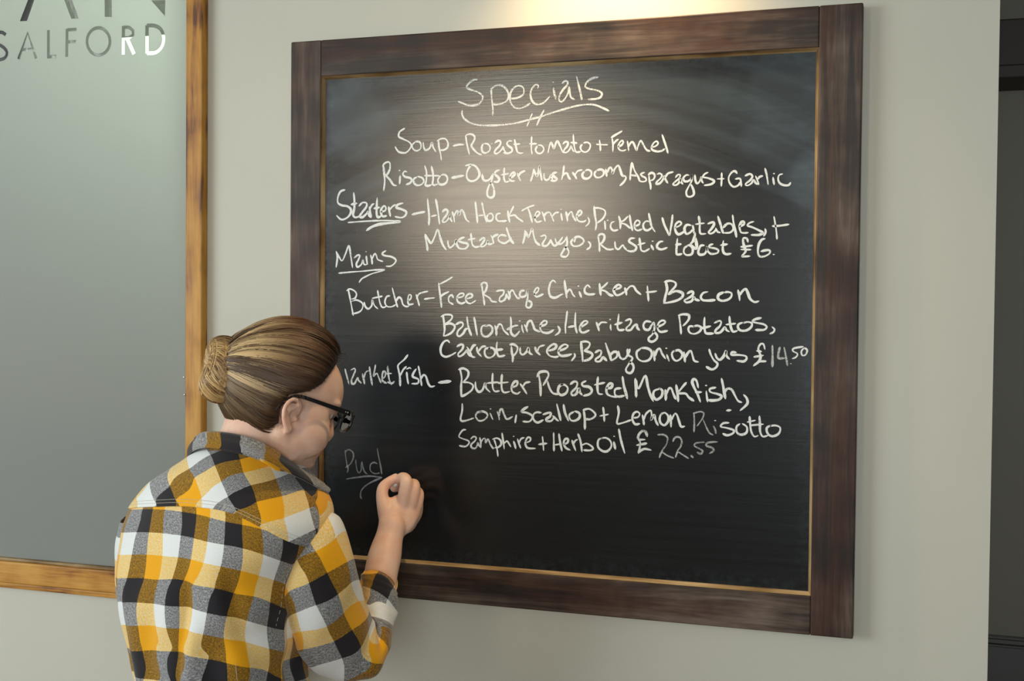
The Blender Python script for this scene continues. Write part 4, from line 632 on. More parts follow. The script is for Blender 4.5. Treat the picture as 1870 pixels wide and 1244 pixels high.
amount 2.9 0.50|1435 651 1456 652 1470 641 1466 618 1453 598 1442 571|1442 571 1449 590 1469 580 1492 572|1489 630 1497 644 1512 645 1520 632 1516 613 1505 597 1499 575|1499 575 1507 593 1522 586 1544 573
amount 3.4 0.60|1553 584 1560 577
pence 3.2 0.40|1598 632 1572 628 1564 618 1583 608 1593 601 1587 591 1574 596|1643 635 1611 631 1606 620 1625 614 1631 604 1617 594
Pud 2.7 0.17|228 542 231 516 236 489 241 472 237 457|230 535 237 543 248 544 260 536 264 524 260 507 249 489 231 476|273 507 275 486 280 466 288 458 296 471 297 492 301 501|299 500 304 480 311 463 321 456|362 497 351 501 338 496 333 483 335 469 345 461 358 459 372 463|362 554 369 522 376 491 382 459
underline 3.1 0.19|234 432 263 438 293 443 324 448 352 448 382 446|381 444 356 434 329 420 306 403 295 385 294 370 298 361"""  # Pud and its underline are thinned to stand in for the shade there
def ribbon(pts, wd, rs):
    P = np.array(pts, float)
    if len(P) > 2: P = catmull(P, max(6, (len(P) - 1) * 5))
    elif np.hypot(*(P[1] - P[0])) < .004: P = np.array([P[0] - [wd * .15, 0], P[0] + [wd * .15, 0]])
    else: P = catmull(P, 6)
    seg = np.hypot(*np.diff(P, axis=0).T); Ltot = seg.sum() + 1e-9; s = np.concatenate([[0], np.cumsum(seg)])
    T = np.gradient(P, axis=0); T /= np.hypot(T[:, 0], T[:, 1])[:, None] + 1e-12; N = np.stack([-T[:, 1], T[:, 0]], 1)
    hw = wd / 2 * (0.92 + 0.16 * np.sin(s / .011 + rs * 7) + 0.10 * np.sin(s / .0043 + rs * 3))
    endf = np.minimum(1, 0.55 + np.minimum(s, Ltot - s) / (wd * .6) * .45); hw = hw * endf
    P0 = P[0] - T[0] * wd * .35; P1 = P[-1] + T[-1] * wd * .35
    V = [(P0[0], P0[1])]; F = []
    for i in range(len(P)): V += [tuple(P[i] + N[i] * hw[i]), tuple(P[i] - N[i] * hw[i])]
    V.append((P1[0], P1[1])); n_ = len(P)
    F.append((0, 1, 2))
    for i in range(n_ - 1): a = 1 + 2 * i; F.append((a, a + 2, a + 3, a + 1))
    F.append((2 * n_ - 1, 2 * n_ + 1, 2 * n_)); return V, F
for wi, line in enumerate(STROKES.strip().split('\n')):
    head, *strs = line.split('|'); nm_, wd, den = head.split(); wd = float(wd) / 1000; den = float(den)
    VV, FF = [], []
    for si, st in enumerate(strs):
        a = np.array(list(map(float, st.split()))).reshape(-1, 2) / 2000
        v, f = ribbon(a, wd * 1.06, wi + si * .37); yy = 0.01085 - 0.00002 * (si % 9)
        k = len(VV); VV += [(x, yy, z) for x, z in v]; FF += [tuple(i + k for i in q_) for q_ in f]
    o = mesh('chalk_word' if nm_ not in ('underline', 'dash', 'comma', 'plus', 'price', 'pence', 'amount', 'fourteen') else {'underline': 'chalk_underline', 'dash': 'chalk_dash', 'comma': 'chalk_comma', 'plus': 'chalk_plus_sign'}.get(nm_, 'chalk_price'), VV, FF, chalk(den), None)
    o.parent = B
    sd = o.modifiers.new('crust', 'SOLIDIFY'); sd.thickness = 0.0002; sd.offset = 0

# ------------------------------------------------------------------ the person writing on the board
PW = empty('person', tuple(A(430, 1244, 2.02)[:2]) + (0.0,))
def unit(v): v = np.asarray(v, float); return v / np.linalg.norm(v)
UPV = np.array([0, 0, 1.0])
HR = unit([RM[0][0], RM[0][1], 0]); HF = unit([RM[2][0], RM[2][1], 0])     # picture right and away, level
def hdir(r, a): return unit(HR * r + HF * a)
SHX = hdir(.82, -.57)          # from left to right shoulder
BK = -hdir(.57, .82)           # the way the back faces
# head frame
PHI, THE = math.radians(60), math.radians(18)
FW = unit(hdir(math.sin(PHI), math.cos(PHI)) * math.cos(THE) - UPV * math.sin(THE))
LF0 = hdir(-math.cos(PHI), math.sin(PHI)); UP0 = np.cross(FW, LF0)
ROLL = math.radians(-3)
LF = LF0 * math.cos(ROLL) + UP0 * math.sin(ROLL); HU = np.cross(FW, LF)
EAR = A(528, 757, 1.915)
HS = 1.03
HO = EAR + LF * .072 * HS
def H(f, l, u): return HO + (FW * f + LF * l + HU * u) * HS
AX = (FW, LF, HU)
def E_(f, l, u, rf, rl, ru, nu=24, nv=16): return ellipsoid(H(f, l, u), AX, (rf * HS, rl * HS, ru * HS), nu, nv)

# ---- torso surface (shirt) : rings given by their left and right outline in the photograph
RINGS = [  # v, uL, uR, depth, half thickness
    (808, 385, 530, 1.985, .068), (836, 352, 546, 1.985, .090), (862, 312, 566, 1.99, .108), (885, 277, 591, 1.995, .116), (910, 251, 609, 2.0, .119),
    (940, 229, 612, 2.0, .122), (980, 215, 600, 2.0, .126), (1040, 211, 574, 2.0, .132), (1100, 220, 564, 2.0, .134),
    (1160, 234, 561, 2.0, .132), (1244, 251, 566, 2.0, .128), (1330, 256, 574, 2.005, .128), (1420, 248, 588, 2.01, .132), (1500, 246, 592, 2.01, .132)]
NR = 150
RI = catmull(RINGS, NR)
vlev = RI[:, 0]
def ring_at(v):
    return [np.interp(v, vlev, RI[:, k]) for k in range(1, 5)]
def folds(s, v, uu):
    f = 0.0030 * math.sin(uu / 17.0 + 1.3 * math.sin(v / 75.0)) * min(1, max(0, (v - 950) / 120))
    f += 0.0024 * math.sin(uu / 9.5 + 2.1 * math.sin(v / 60.0 + 1)) * min(1, max(0, (v - 1010) / 120))
    f += 0.0085 * noise.noise(Vector((uu / 60, v / 150, 3.1))) * min(1, max(.25, (v - 900) / 100))
    # deep pleats running down from the yoke and across to the armpit
    for (c0, k, w_, a) in ((322, .06, 9, .009), (463, .05, 10, .007), (262, -.05, 9, .005), (522, -.16, 9, .010)):
        c = c0 - k * (v - 1000) + 5 * math.sin(v / 48.0 + c0); f -= a * math.exp(-((uu - c) / w_) ** 2) * min(1, max(0, (v - 985) / 110))
    # drag lines from the armpit
    if uu > 440:
        d = (v - 1040) - (uu - 560) * -.55; f += .0045 * math.sin(d / 15.0) * math.exp(-((uu - 545) / 45) ** 2) * math.exp(-((v - 1110) / 90) ** 2)
    return f
def torso_pt(s, v, off=0.0):
    uL, uR, zc, b = ring_at(v); uc = (uL + uR) / 2; wpx = (uR - uL) / 2
    w_ = wpx * zc / FPX; cx, cy = .82, .57
    a = math.sqrt(max(w_ * w_ - (b * cy) ** 2, .0009)) / cx
    th = 2 * math.pi * s; n_ = 2.25
    ca, sa = math.cos(th), math.sin(th)
    ex = math.copysign(abs(ca) ** (2 / n_), ca); ey = math.copysign(abs(sa) ** (2 / n_), sa)
    if ey < 0: ey *= .9
    c = A(uc, v, zc); p = c + SHX * a * ex + BK * b * ey
    nrm = unit(SHX * ca / max(a, .01) + BK * sa / max(b, .01))
    uu = uc + wpx * ex * .95
    # spine hollow and shoulder blades
    blade = .007 * math.exp(-((uu - 505) / 42) ** 2 - ((v - 1000) / 55) ** 2) + .006 * math.exp(-((uu - 300) / 42) ** 2 - ((v - 990) / 60) ** 2) - .006 * math.exp(-((uu - 400) / 30) ** 2 - ((v - 1040) / 90) ** 2)
    f = (folds(s, v, uu) + (blade if sa > 0 else 0)) * (1 if v < 1500 else 0)
    return p + nrm * (f + off)
NS = 220
SS = np.linspace(0, 1, NS, endpoint=False)
def seam_v(u): return float(np.interp(u, [200, 256, 330, 386, 412, 440, 476, 524, 547, 575, 640], [934, 927, 924, 927, 932, 944, 963, 989, 996, 1000, 1000]))
def seam_level(s):
    v = 940.0
    for _ in range(6):
        q = P2(torso_pt(s, v)); v += seam_v(q[0]) - q[1]
        v = min(max(v, 905), 1000)
    return v
SEAM = np.array([seam_level(s) if math.sin(2 * math.pi * s) > -.15 else 930.0 for s in SS])
k_ = 5; SEAM = np.convolve(np.concatenate([SEAM[-k_:], SEAM, SEAM[:k_]]), np.ones(2 * k_ + 1) / (2 * k_ + 1), 'valid')
# body panel of the shirt
rows, prm = [], []
tt = np.linspace(0, 1, 150)
for t in tt:
    for i, s in enumerate(SS):
        v = SEAM[i] - 4 + (1500 - SEAM[i] + 4) * t; rows.append(torso_pt(s, v)); prm.append((s, v / 600.0))
shirt = mesh('shirt', rows, grid_faces(NS, len(tt), True), M['shirt'], PW, True)
BC = []
def row_shift(u): return np.interp(u, [240, 330, 424, 490, 540], [0, 4, 26, 40, 62])
COLS = {950: [(230, -0.2), (256, 1), (275, 2), (299, 3), (332, 4), (360, 5), (383, 6), (411, 7), (442, 8), (478, 9), (515, 10), (543, 11)],
        1060: [(213, 0), (232, 1), (262, 2), (291, 3), (315, 4), (334, 5), (353, 6), (390, 7), (427, 8), (460, 9), (494, 10), (520, 10.9)],
        1180: [(237, 1), (258, 2), (286, 3), (315, 4), (322, 4.75), (335, 6), (380, 7), (415, 8), (453, 9), (490, 10), (515, 11)],
        1240: [(262, 2), (290, 3), (312, 4), (322, 5), (330, 6), (374, 7), (412, 8), (446, 9), (482, 10), (515, 11)]}
QV = [930, 972, 1015, 1057, 1099, 1142, 1187, 1230]
for v0, cols in COLS.items():
    for (u, p) in cols:
        vv = v0 + (row_shift(u) if v0 > 960 else max(0, row_shift(u)) * .9)
        q = np.interp(vv - row_shift(u), QV, range(len(QV))); BC.append((u, vv, p, q))
fabric(shirt, rows, prm, BC)
sol = shirt.modifiers.new('cloth', 'SOLIDIFY'); sol.thickness = .0016; sol.offset = 0
# yoke, lapped over the top of the back panel
rows, prm = [], []
tt = np.linspace(0, 1, 46)
for t in tt:
    for i, s in enumerate(SS):
        v = 806 + (SEAM[i] - 806) * t; e = .0016 + (.0012 if t > .985 else 0) * 0; rows.append(torso_pt(s, v, e)); prm.append((s, t * .4))
yoke = mesh('yoke', rows, grid_faces(NS, len(tt), True), M['shirt'], shirt, True)
def z2(x, y): return 200 + x / 2.682, 780 + y / 2.682
YC = []
for (x, y, p, q) in [(330, 300, None, None)] and [
    # lower edges of the weft bands (q integer) where warp stripes (p integer) cross them
    (235, 382, 1, 0), (303, 288, 2, 0), (398, 207, 3, 0), (500, 140, 4, 0), (335, 357, 2, 1), (418, 252, 3, 1), (520, 192, 4, 1), (635, 165, 5, 1), (450, 348, 3, 2), (548, 270, 4, 2), (658, 228, 5, 2), (785, 192, 6, 2),
    (577, 345, 4, 3), (695, 288, 5, 3), (815, 258, 6, 3), (920, 243, 7, 3), (622, 415, 4, 4), (722, 372, 5, 4), (845, 338, 6, 4), (945, 312, 7, 4), (1080, 305, 8.2, 4), (510, 400, 3.4, 2.95),
    (745, 480, 5, 5), (860, 448, 6, 5), (978, 400, 7, 5), (1095, 380, 8.1, 5), (870, 548, 6, 5.9), (1000, 500, 7, 6), (205, 268, 1, -1), (290, 180, 2, -1), (378, 133, 3, -1), (150, 385, 0.1, -.3), (120, 330, 0, -1.2), (85, 400, -.8, -.9)]:
    YC.append((*z2(x, y), p, q + 0.0))
fabric(yoke, rows, prm, [(u, v, p, 1 - q) for (u, v, p, q) in YC])
sol = yoke.modifiers.new('cloth', 'SOLIDIFY'); sol.thickness = .0022; sol.offset = 1
# stitching: two rows above the yoke's edge
def seam_line(name, pts_fn, n_, r=.00045, gap=True, par=None):
    V, F = [], []
    P = [pts_fn(k / (n_ - 1)) for k in range(n_)]
    for k in range(0, n_ - 1, 2):
        v, f = tube([P[k], (P[k] + P[k + 1]) / 2, P[k + 1]], r, 5); k0 = len(V); V += v; F += [tuple(i + k0 for i in q) for q in f]
    o = mesh(name, V, F, M['thread'], par, True); o['kind'] = 'stuff'; return o
def yoke_line(off):
    def fn(t):
        s = (0.03 + .46 * t) % 1; v = float(np.interp(s, SS, SEAM)) - off; return torso_pt(s, v, .0042)
    return fn
seam_line('stitching', yoke_line(7), 330, par=shirt); seam_line('stitching', yoke_line(12.5), 330, par=shirt)

# ---- sleeves
def sleeve(name, prs, nseg, parent, fold_amp=.004, NRW=90, seed=0., inset=1.0, bulge=0.0):
    """prs: (left u, left v, right u, right v, depth, half thickness)"""
    R_ = catmull(prs, NRW); rows, prm = [], []
    L = 0
    for j, (a, b_, c, d, z, h) in enumerate(R_):
        Lp, Rp = A(a, b_, z), A(c, d, z); ctr = (Lp + Rp) / 2; ex = (Rp - Lp) / 2; hw = np.linalg.norm(ex); exn = ex / hw
        j2 = min(j + 1, NRW - 1); j1 = max(j - 1, 0)
        c2 = (A(R_[j2][0], R_[j2][1], R_[j2][4]) + A(R_[j2][2], R_[j2][3], R_[j2][4])) / 2; c1 = (A(R_[j1][0], R_[j1][1], R_[j1][4]) + A(R_[j1][2], R_[j1][3], R_[j1][4])) / 2
        ax = unit(c2 - c1) if np.linalg.norm(c2 - c1) > 1e-9 else unit(c2); nb = unit(np.cross(exn, ax));
        if np.dot(nb, RM[2]) > 0: nb = -nb
        nb = unit(nb + -RM[2] * .8)
        for i in range(nseg):
            th = 2 * math.pi * i / nseg; ca, sa = math.cos(th), math.sin(th)
            p = ctr + exn * hw * ca * inset + nb * h * sa; nr = unit(exn * ca + nb * sa)
            t = j / NRW; f = fold_amp * noise.noise(Vector((ca * 1.3 + seed, sa * 1.3, t * 9))) + fold_amp * .5 * math.sin(t * 46 + 3 * ca + seed) * math.sin(math.pi * min(1, max(0, (t - .35) / .5)))
            rows.append(p + nr * f * min(1, j / 8)); prm.append((i / nseg, t))
    o = mesh(name, rows, grid_faces(nseg, NRW, True), M['shirt'], parent, True); s_ = o.modifiers.new('cloth', 'SOLIDIFY'); s_.thickness = .0018; s_.offset = 0
    return o, rows, prm, R_
SL = [(523, 1108, 600, 934, 1.935, .052), (526, 1124, 622, 948, 1.93, .060), (534, 1158, 641, 1005, 1.935, .058), (547, 1190, 654, 1055, 1.955, .056), (566, 1218, 667, 1100, 1.975, .054),
      (596, 1234, 677, 1128, 1.995, .052), (634, 1241, 683, 1142, 2.01, .050), (668, 1231, 680, 1144, 2.025, .050), (694, 1206, 672, 1138, 2.038, .048), (710, 1172, 662, 1122, 2.055, .046), (718, 1142, 656, 1102, 2.07, .044), (721, 1114, 654, 1080, 2.085, .042)]
slv, rows, prm, _R = sleeve('sleeve', SL, 96, shirt, .0036)
def z3(x, y): return 500 + x / 3.08, 840 + y / 3.08
SC = [(*z3(x, y), p, q) for (x, y, p, q) in [(130, 570, 1, 2), (240, 520, 2, 2), (345, 455, 3, 2), (190, 700, 1, 3), (310, 640, 2, 3), (405, 572, 3, 3), (240, 820, 1, 4), (350, 750, 2, 4), (432, 695, 3, 4),
      (290, 930, 1, 5), (395, 860, 2, 5), (485, 795, 3, 5), (335, 1025, 1, 6), (445, 955, 2, 6), (525, 885, 3, 6), (380, 1120, 1, 7), (485, 1055, 2, 7), (100, 735, .1, 3), (145, 850, .1, 4), (175, 950, .15, 5), (205, 1055, .2, 6), (265, 1150, .3, 7),
      (205, 405, 2, 1), (300, 310, 3, 1), (350, 440, 3, 2), (405, 400, 3.9, 1.75), (448, 560, 3.9, 3), (485, 690, 3.9, 4.1), (440, 1225, 1.2, 8), (530, 1130, 2, 7.9), (600, 1060, 2.6, 8.6), (640, 960, 2.9, 9.6), (560, 1010, 3.2, 8.4)]]
fabric(slv, rows, prm, SC)
# turned-back cuff
CF = [(714, 1152, 654, 1106, 2.070, .043), (724, 1126, 657, 1086, 2.08, .045), (726, 1100, 661, 1064, 2.085, .044), (723, 1083, 660, 1050, 2.092, .042), (718, 1082, 664, 1052, 2.094, .038)]
cuf, rows, prm, _R = sleeve('cuff', CF, 80, shirt, .0016, 30, 4.)
CC = [(*z3(x, y), p - 1, q) for (x, y, p, q) in [(545, 725, 3, 1.05), (575, 648, 3, .05), (640, 785, 2, 1), (672, 712, 2, .0), (505, 735, 3.8, 1.2), (515, 650, 3.8, .1), (690, 860, 1.3, 1.1), (600, 850, 2, 2), (535, 830, 2.8, 2.05), (660, 930, 1.4, 2.2)]]
fabric(cuf, rows, prm, CC)
# left arm, held in front of the body
SL2 = [(222, 950, 300, 915, 2.09, .050), (214, 985, 306, 955, 2.10, .056), (212, 1045, 312, 1018, 2.13, .056), (221, 1110, 318, 1085, 2.165, .054), (242, 1180, 330, 1135, 2.20, .052), (282, 1235, 350, 1160, 2.24, .050), (338, 1252, 382, 1166, 2.28, .048), (392, 1247, 418, 1166, 2.31, .045), (432, 1238, 448, 1170, 2.33, .040)]
s2, rows, prm, _R = sleeve('sleeve', SL2, 72, shirt, .003, 60, 9.)
set_uv(s2, [(a * 9, b_ * 11) for a, b_ in prm])
# armhole stitching
def arm_line(off):
    P = catmull([(548, 999), (541, 1022), (533, 1050), (526, 1082), (521, 1110)], 60)
    def fn(t):
        u, v = P[int(t * 59.999)]; u -= off; best = None
        for s in np.linspace(.02, .35, 80):
            q = P2(torso_pt(s, v, .004)); d_ = abs(q[0] - u)
            if best is None or d_ < best[0]: best = (d_, s)
        return torso_pt(best[1], v, .0045)
    return fn

seam_line('stitching', arm_line(5), 140, r=.00035, par=shirt)
def back_line(t):
    v = 1165 + 90 * t; best = min(((abs(P2(torso_pt(s, v, .003))[0] - 431), s) for s in np.linspace(.08, .42, 60))); return torso_pt(best[1], v, .0022)
seam_line('stitching', back_line, 60, par=shirt)

# ---- collar: stand and fall, wrapped round the neck
def collar_rows():
    """around the neck: each entry is top edge u,v,z and lower edge u,v,z"""
    K = [((584, 882, 1.985), (599, 900, 1.955)), ((558, 864, 1.955), (577, 889, 1.925)), ((534, 847, 1.93), (553, 876, 1.90)), ((519, 836, 1.915), (532, 866, 1.885)), ((496, 819, 1.90), (504, 851, 1.873)), ((475, 807, 1.893), (478, 838, 1.865)), ((446, 797, 1.892), (450, 829, 1.864)),
         ((410, 790, 1.90), (410, 822, 1.875)), ((382, 789, 1.92), (375, 818, 1.895)), ((366, 795, 1.955), (352, 825, 1.945)), ((362, 812, 2.00), (345, 842, 1.99)), ((385, 836, 2.045), (368, 868, 2.05)),
         ((430, 856, 2.07), (425, 888, 2.085)), ((480, 868, 2.06), (486, 900, 2.08)), ((530, 874, 2.045), (545, 905, 2.06)), ((572, 882, 2.02), (588, 908, 2.01))]
    return K
K = collar_rows(); n_ = 15
top = catmull([k[0] for k in K] + [K[0][0]], 140)[:-1]; low = catmull([k[1] for k in K] + [K[0][1]], 140)[:-1]
rows, prm = [], []
cen = A(462, 835, 1.985)
for j, t in enumerate(np.linspace(0, 1, 18)):
    for i in range(len(top)):
        a, b_ = A(*top[i]), A(*low[i]); out = unit((a - cen) - UPV * np.dot(a - cen, UPV))
        inner = a - UPV * .030 - out * .004
        if t < .45: k = t / .45; p = inner * (1 - k) + a * k + out * .004 * math.sin(math.pi * k) * 0
        else: k = (t - .45) / .55; p = a * (1 - k) + b_ * k + out * .008 * math.sin(math.pi * k) + out * .0015 * noise.noise(Vector((i / 9., k * 2, 0)))
        if .36 < t < .56: p = p + out * .002 + UPV * .0012
        rows.append(p); prm.append((i / len(top), t * .3))
col = mesh('collar', rows, grid_faces(len(top), 18, True), M['shirt'], shirt, True)
s_ = col.modifiers.new('cloth', 'SOLIDIFY'); s_.thickness = .002; s_.offset = 0
fabric(col, rows, prm, [(378, 808, 3, .3), (402, 810, 2, .3), (438, 812, 1, .3), (485, 825, 0, .35), (508, 840, -1, .35), (355, 822, 3.9, .8), (400, 793, 2.05, .03), (438, 797, 1.05, .03), (484, 813, 0, .03), (400, 820, 2, .85), (440, 826, 1, .85), (482, 838, 0, .85), (530, 862, -1, .6), (580, 888, -2.2, .6), (552, 874, -1.5, .7)])
lab = None

# ---- skin: one continuous body
parts = []
def cap(pts, radii, seg=20): parts.append(tube([A(*p) if len(p) == 3 and abs(p[0]) > 5 else np.array(p) for p in pts], radii, seg))
# head
parts.append(E_(.012, 0, .047, .092, .071, .080, 40, 28))            # cranium
parts.append(E_(.040, 0, .012, .052, .060, .070))                    # mid face
parts.append(E_(.046, 0, -.028, .048, .054, .052))                   # lower face
parts.append(E_(.064, 0, -.058, .026, .030, .021))
for s_ in (-1, 1): parts.append(E_(.040, .041 * s_, .010, .036, .027, .032)); parts.append(E_(.058, .032 * s_, .000, .027, .025, .028))
for s_ in (-1, 1): parts.append(E_(.028, .034 * s_, -.036, .043, .034, .034))                   # chin
for s_ in (-1, 1):
    parts.append(E_(.046, .038 * s_, -.018, .041, .034, .041))       # cheeks
    v, f = tube([H(.004, .052 * s_, -.030), H(.030, .046 * s_, -.055), H(.060, .018 * s_, -.062)], [.018, .0175, .015], 16); parts.append((v, f))
    parts.append(E_(.077, .031 * s_, .040, .017, .022, .010))        # brow ridge
parts.append(E_(.062, 0, .058, .036, .050, .036))                    # forehead
v, f = tube([H(.090, 0, .030), H(.096, 0, .010), H(.101, 0, -.008), H(.096, 0, -.016)], [.008, .0085, .0100, .009], 14); parts.append((v, f))
for s_ in (-1, 1): parts.append(E_(.091, .010 * s_, -.014, .009, .008, .007))
parts.append(E_(.083, 0, -.037, .011, .022, .007)); parts.append(E_(.081, 0, -.045, .010, .019, .007))
# ears
for s_ in (-1, 1):
    def ear(a, b_, c): return H(a * .95, s_ * (.070 + (b_ - .070) * .95), c * .82)
    rim = [ear(.014, .070, .004), ear(.014, .076, .020), ear(.004, .083, .029), ear(-.008, .086, .026), ear(-.015, .087, .012), ear(-.013, .084, -.004), ear(-.006, .080, -.016), ear(.002, .076, -.026)]
    v, f = tube(catmull(rim, 26), np.interp(np.linspace(0, 1, 26), [0, .3, .7, 1], [.0034, .0040, .0042, .0058]), 10); parts.append((v, f))
    v, f = tube(catmull([ear(.006, .078, .016), ear(-.004, .081, .008), ear(-.004, .079, -.006), ear(.003, .076, -.014)], 14), .0032, 10); parts.append((v, f))
    parts.append(E_(.001, s_ * .0730, .003, .012, .0038, .018)); parts.append(E_(.011, s_ * .0745, -.005, .0042, .0045, .005))
    parts.append(E_(.004, s_ * .0755, -.0225, .0075, .0042, .0075))
# neck and trunk
NB = A(458, 905, 2.02)
v, f = tube([H(-.014, 0, .0), H(-.020, 0, -.040), H(-.026, 0, -.085), NB], [.056, .053, .050, .044], 28); parts.append((v, f))
v, f = tube([H(.005, 0, -.045), H(-.01, 0, -.085)], [.046, .044], 24); parts.append((v, f))
v, f = tube([A(300, 945, 2.08), A(452, 915, 2.01), A(560, 975, 1.945)], [.030, .044, .028], 24); parts.append((v, f))
for (u, vv, z, a, b_, h) in ((420, 1000, 2.01, .135, .078, .09), (395, 1080, 2.0, .135, .085, .11), (405, 1190, 2.0, .128, .085, .11), (412, 1310, 2.0, .135, .092, .11), (415, 1420, 2.01, .145, .100, .10)):
    parts.append(ellipsoid(A(u, vv, z), (SHX, BK, UPV), (a, b_, h), 32, 20))
# right arm
zb = 2.262
parts.append(tube([A(568, 1000, 1.945), A(598, 1080, 1.965), A(634, 1172, 2.012)], [.034, .034, .030], 22))
FA = [(640, 1180, 2.015), (688, 1112, 2.075), (695, 1052, 2.105), (704, 1010, 2.135), (710, 985, 2.153), (716, 962, 2.165)]
parts.append(tube([A(*p) for p in catmull(FA, 16)], np.interp(np.linspace(0, 1, 16), [0, .3, .55, .75, .85, 1], [.028, .029, .0300, .0262, .0245, .025]), 24))
def palm(p, rx, ry, rz, d): 
    ax_ = unit(A(*d[1]) - A(*d[0])); sx = unit(np.cross(ax_, RM[2])); parts.append(ellipsoid(A(*p), (sx, unit(np.cross(sx, ax_)), ax_), (rx, ry, rz), 22, 14))
AXP = ((712, 985, 2.155), (744, 925, 2.190))
palm((729, 942, 2.183), .034, .0155, .044, AXP); palm((716, 948, 2.172), .022, .0165, .034, AXP); palm((742, 944, 2.190), .022, .0145, .036, AXP); palm((716, 968, 2.166), .025, .018, .026, AXP); palm((746, 952, 2.192), .017, .0140, .026, AXP)
def finger(pts, rad, seg=14):
    P = catmull([A(*p) for p in pts], 22); r = np.interp(np.linspace(0, 1, 22), np.linspace(0, 1, len(rad)), rad); parts.append(tube(P, r, seg)); return P
TH = finger([(712, 966, 2.170), (703, 932, 2.178), (698, 908, 2.19), (701, 889, 2.203), (719, 875, 2.214)], [.0165, .0148, .0122, .0112, .0104, .0090])
parts.append(ellipsoid(A(716, 925, 2.186), (RM[0], RM[1], RM[2]), (.013, .016, .011), 18, 12))
IN = finger([(735, 930, 2.186), (738, 905, 2.184), (742, 881, 2.190), (736, 873, 2.206), (726, 880, 2.224), (720, 892, 2.236)], [.0122, .0118, .0118, .0110, .0098, .0082])
MI = finger([(748, 934, 2.192), (754, 910, 2.192), (757, 890, 2.200), (754, 884, 2.216), (744, 890, 2.234), (736, 899, 2.244)], [.0116, .0112, .0110, .0104, .0094, .0078])
RG = finger([(757, 942, 2.199), (763, 920, 2.200), (765, 903, 2.208), (761, 898, 2.224), (752, 905, 2.240), (745, 914, 2.246)], [.0106, .0100, .0100, .0095, .0088, .0075])
PK = finger([(755, 950, 2.202), (762, 940, 2.206), (765, 922, 2.213), (763, 913, 2.228), (756, 918, 2.243), (750, 926, 2.248)], [.0105, .0092, .0086, .0080, .0075, .0066])
# left arm and hand resting in front
parts.append(tube([A(290, 960, 2.09), A(262, 990, 2.10), A(264, 1060, 2.14), A(286, 1155, 2.20), A(320, 1200, 2.25)], [.032, .036, .036, .034, .033], 20))
parts.append(tube([A(320, 1200, 2.25), A(385, 1210, 2.30), A(440, 1205, 2.335), A(470, 1198, 2.335)], [.036, .034, .026, .024], 20))
hb = A(500, 1195, 2.335); hx = unit(A(560, 1185, 2.335) - A(470, 1198, 2.335)); hy = unit(np.cross(hx, UPV)); hz = np.cross(hy, hx)
parts.append(ellipsoid(hb, (hx, hy, hz), (.045, .016, .037), 22, 14))
for i, (o_, ln) in enumerate(((.027, .040), (.009, .047), (-.009, .044), (-.026, .034))):
    b0 = hb + hx * .033 + hz * o_; parts.append(tube(catmull([b0, b0 + hx * ln * .6, b0 + hx * ln * 1.0 - hy * .018 * -1, b0 + hx * ln * .95 - hy * .036 * -1], 14), np.linspace(.0095, .0075, 14), 12))
parts.append(tube(catmull([hb + hz * .02 - hx * .02, hb + hz * .045 + hx * .005 + hy * .01, hb + hz * .05 + hx * .035 + hy * .022], 12), np.linspace(.0125, .009, 12), 12))
# legs down to the feet
hipL, hipR = A(375, 1440, 2.03), A(465, 1440, 1.985)
gx, gy = PW.location.x, PW.location.y
def foot(hp, side):
    dx = SHX * .085 * side - BK * .02; kx = np.array([hp[0], hp[1], 0.46]) - BK * .03; an = np.array([hp[0], hp[1], 0.09]) + BK * .01
    return kx, an
for hp, sd_ in ((hipL, -1), (hipR, 1)):
    kx, an = foot(hp, sd_); parts.append(tube([hp, (hp + kx) / 2, kx, (kx * .6 + an * .4), an], [.080, .068, .050, .047, .034], 22))
    parts.append(tube([an, an - BK * .06 - UPV * .035, an - BK * .15 - UPV * .05], [.034, .030, .022], 16))
V, F = join(parts)
raw = mesh('body', V, F, M['skin'], None, True)
rm = raw.modifiers.new('skin', 'REMESH'); rm.mode = 'VOXEL'; rm.voxel_size = 0.0026; rm.use_smooth_shade = True
sm = raw.modifiers.new('soft', 'SMOOTH'); sm.factor = .5; sm.iterations = 7
dg = bpy.context.evaluated_depsgraph_get(); bm_ = bpy.data.meshes.new_from_object(raw.evaluated_get(dg)); raw.modifiers.clear(); raw.data = bm_
raw.parent = PW
for p_ in raw.data.polygons: p_.use_smooth = True
print('body faces', len(raw.data.polygons))
# face details
for s_ in (-1, 1):
    v, f = E_(.0745, .031 * s_, .022, .0120, .0120, .0120, 20, 14); e = mesh('eye', v, f, M['eye_white'], PW, True)
    v, f = ellipsoid(H(.0860, .031 * s_, .020), (FW, LF, HU), (.002, .006, .006), 16, 8); mesh('iris', v, f, M['iris'], e, True)
    v, f = tube(catmull([H(.094, .014 * s_, .040), H(.093, .030 * s_, .046), H(.079, .050 * s_, .040)], 14), np.linspace(.0026, .0014, 14), 8); mesh('eyebrow', v, f, M['brow'], PW, True)
v, f = tube(catmull([H(.081, -.019, -.041), H(.0925, -.006, -.0375), H(.0925, .006, -.0375), H(.081, .019, -.041)], 16), [.002] + [.0036] * 14 + [.002], 8); lp = mesh('lips', v, f, M['lip'], PW, True)
tp = np.array(TH[-1]); 
def nail(P, side):
    d = unit(P[-1] - P[-4]); nrm = unit(side - d * np.dot(side, d)); sx = np.cross(d, nrm); c = P[-1] + nrm * .0062 + d * .002
    v, f = ellipsoid(c, (sx, d, nrm), (.0052, .0066, .0016), 14, 8); mesh('fingernail', v, f, M['nail'], PW, True)
nail(TH, -RM[2] * 1.0 - RM[0]); nail(IN, RM[2] * 1.0 - RM[0])
v, f = ellipsoid(H(.022, -.0585, -.052), AX, (.0014, .0008, .0014), 10, 6)

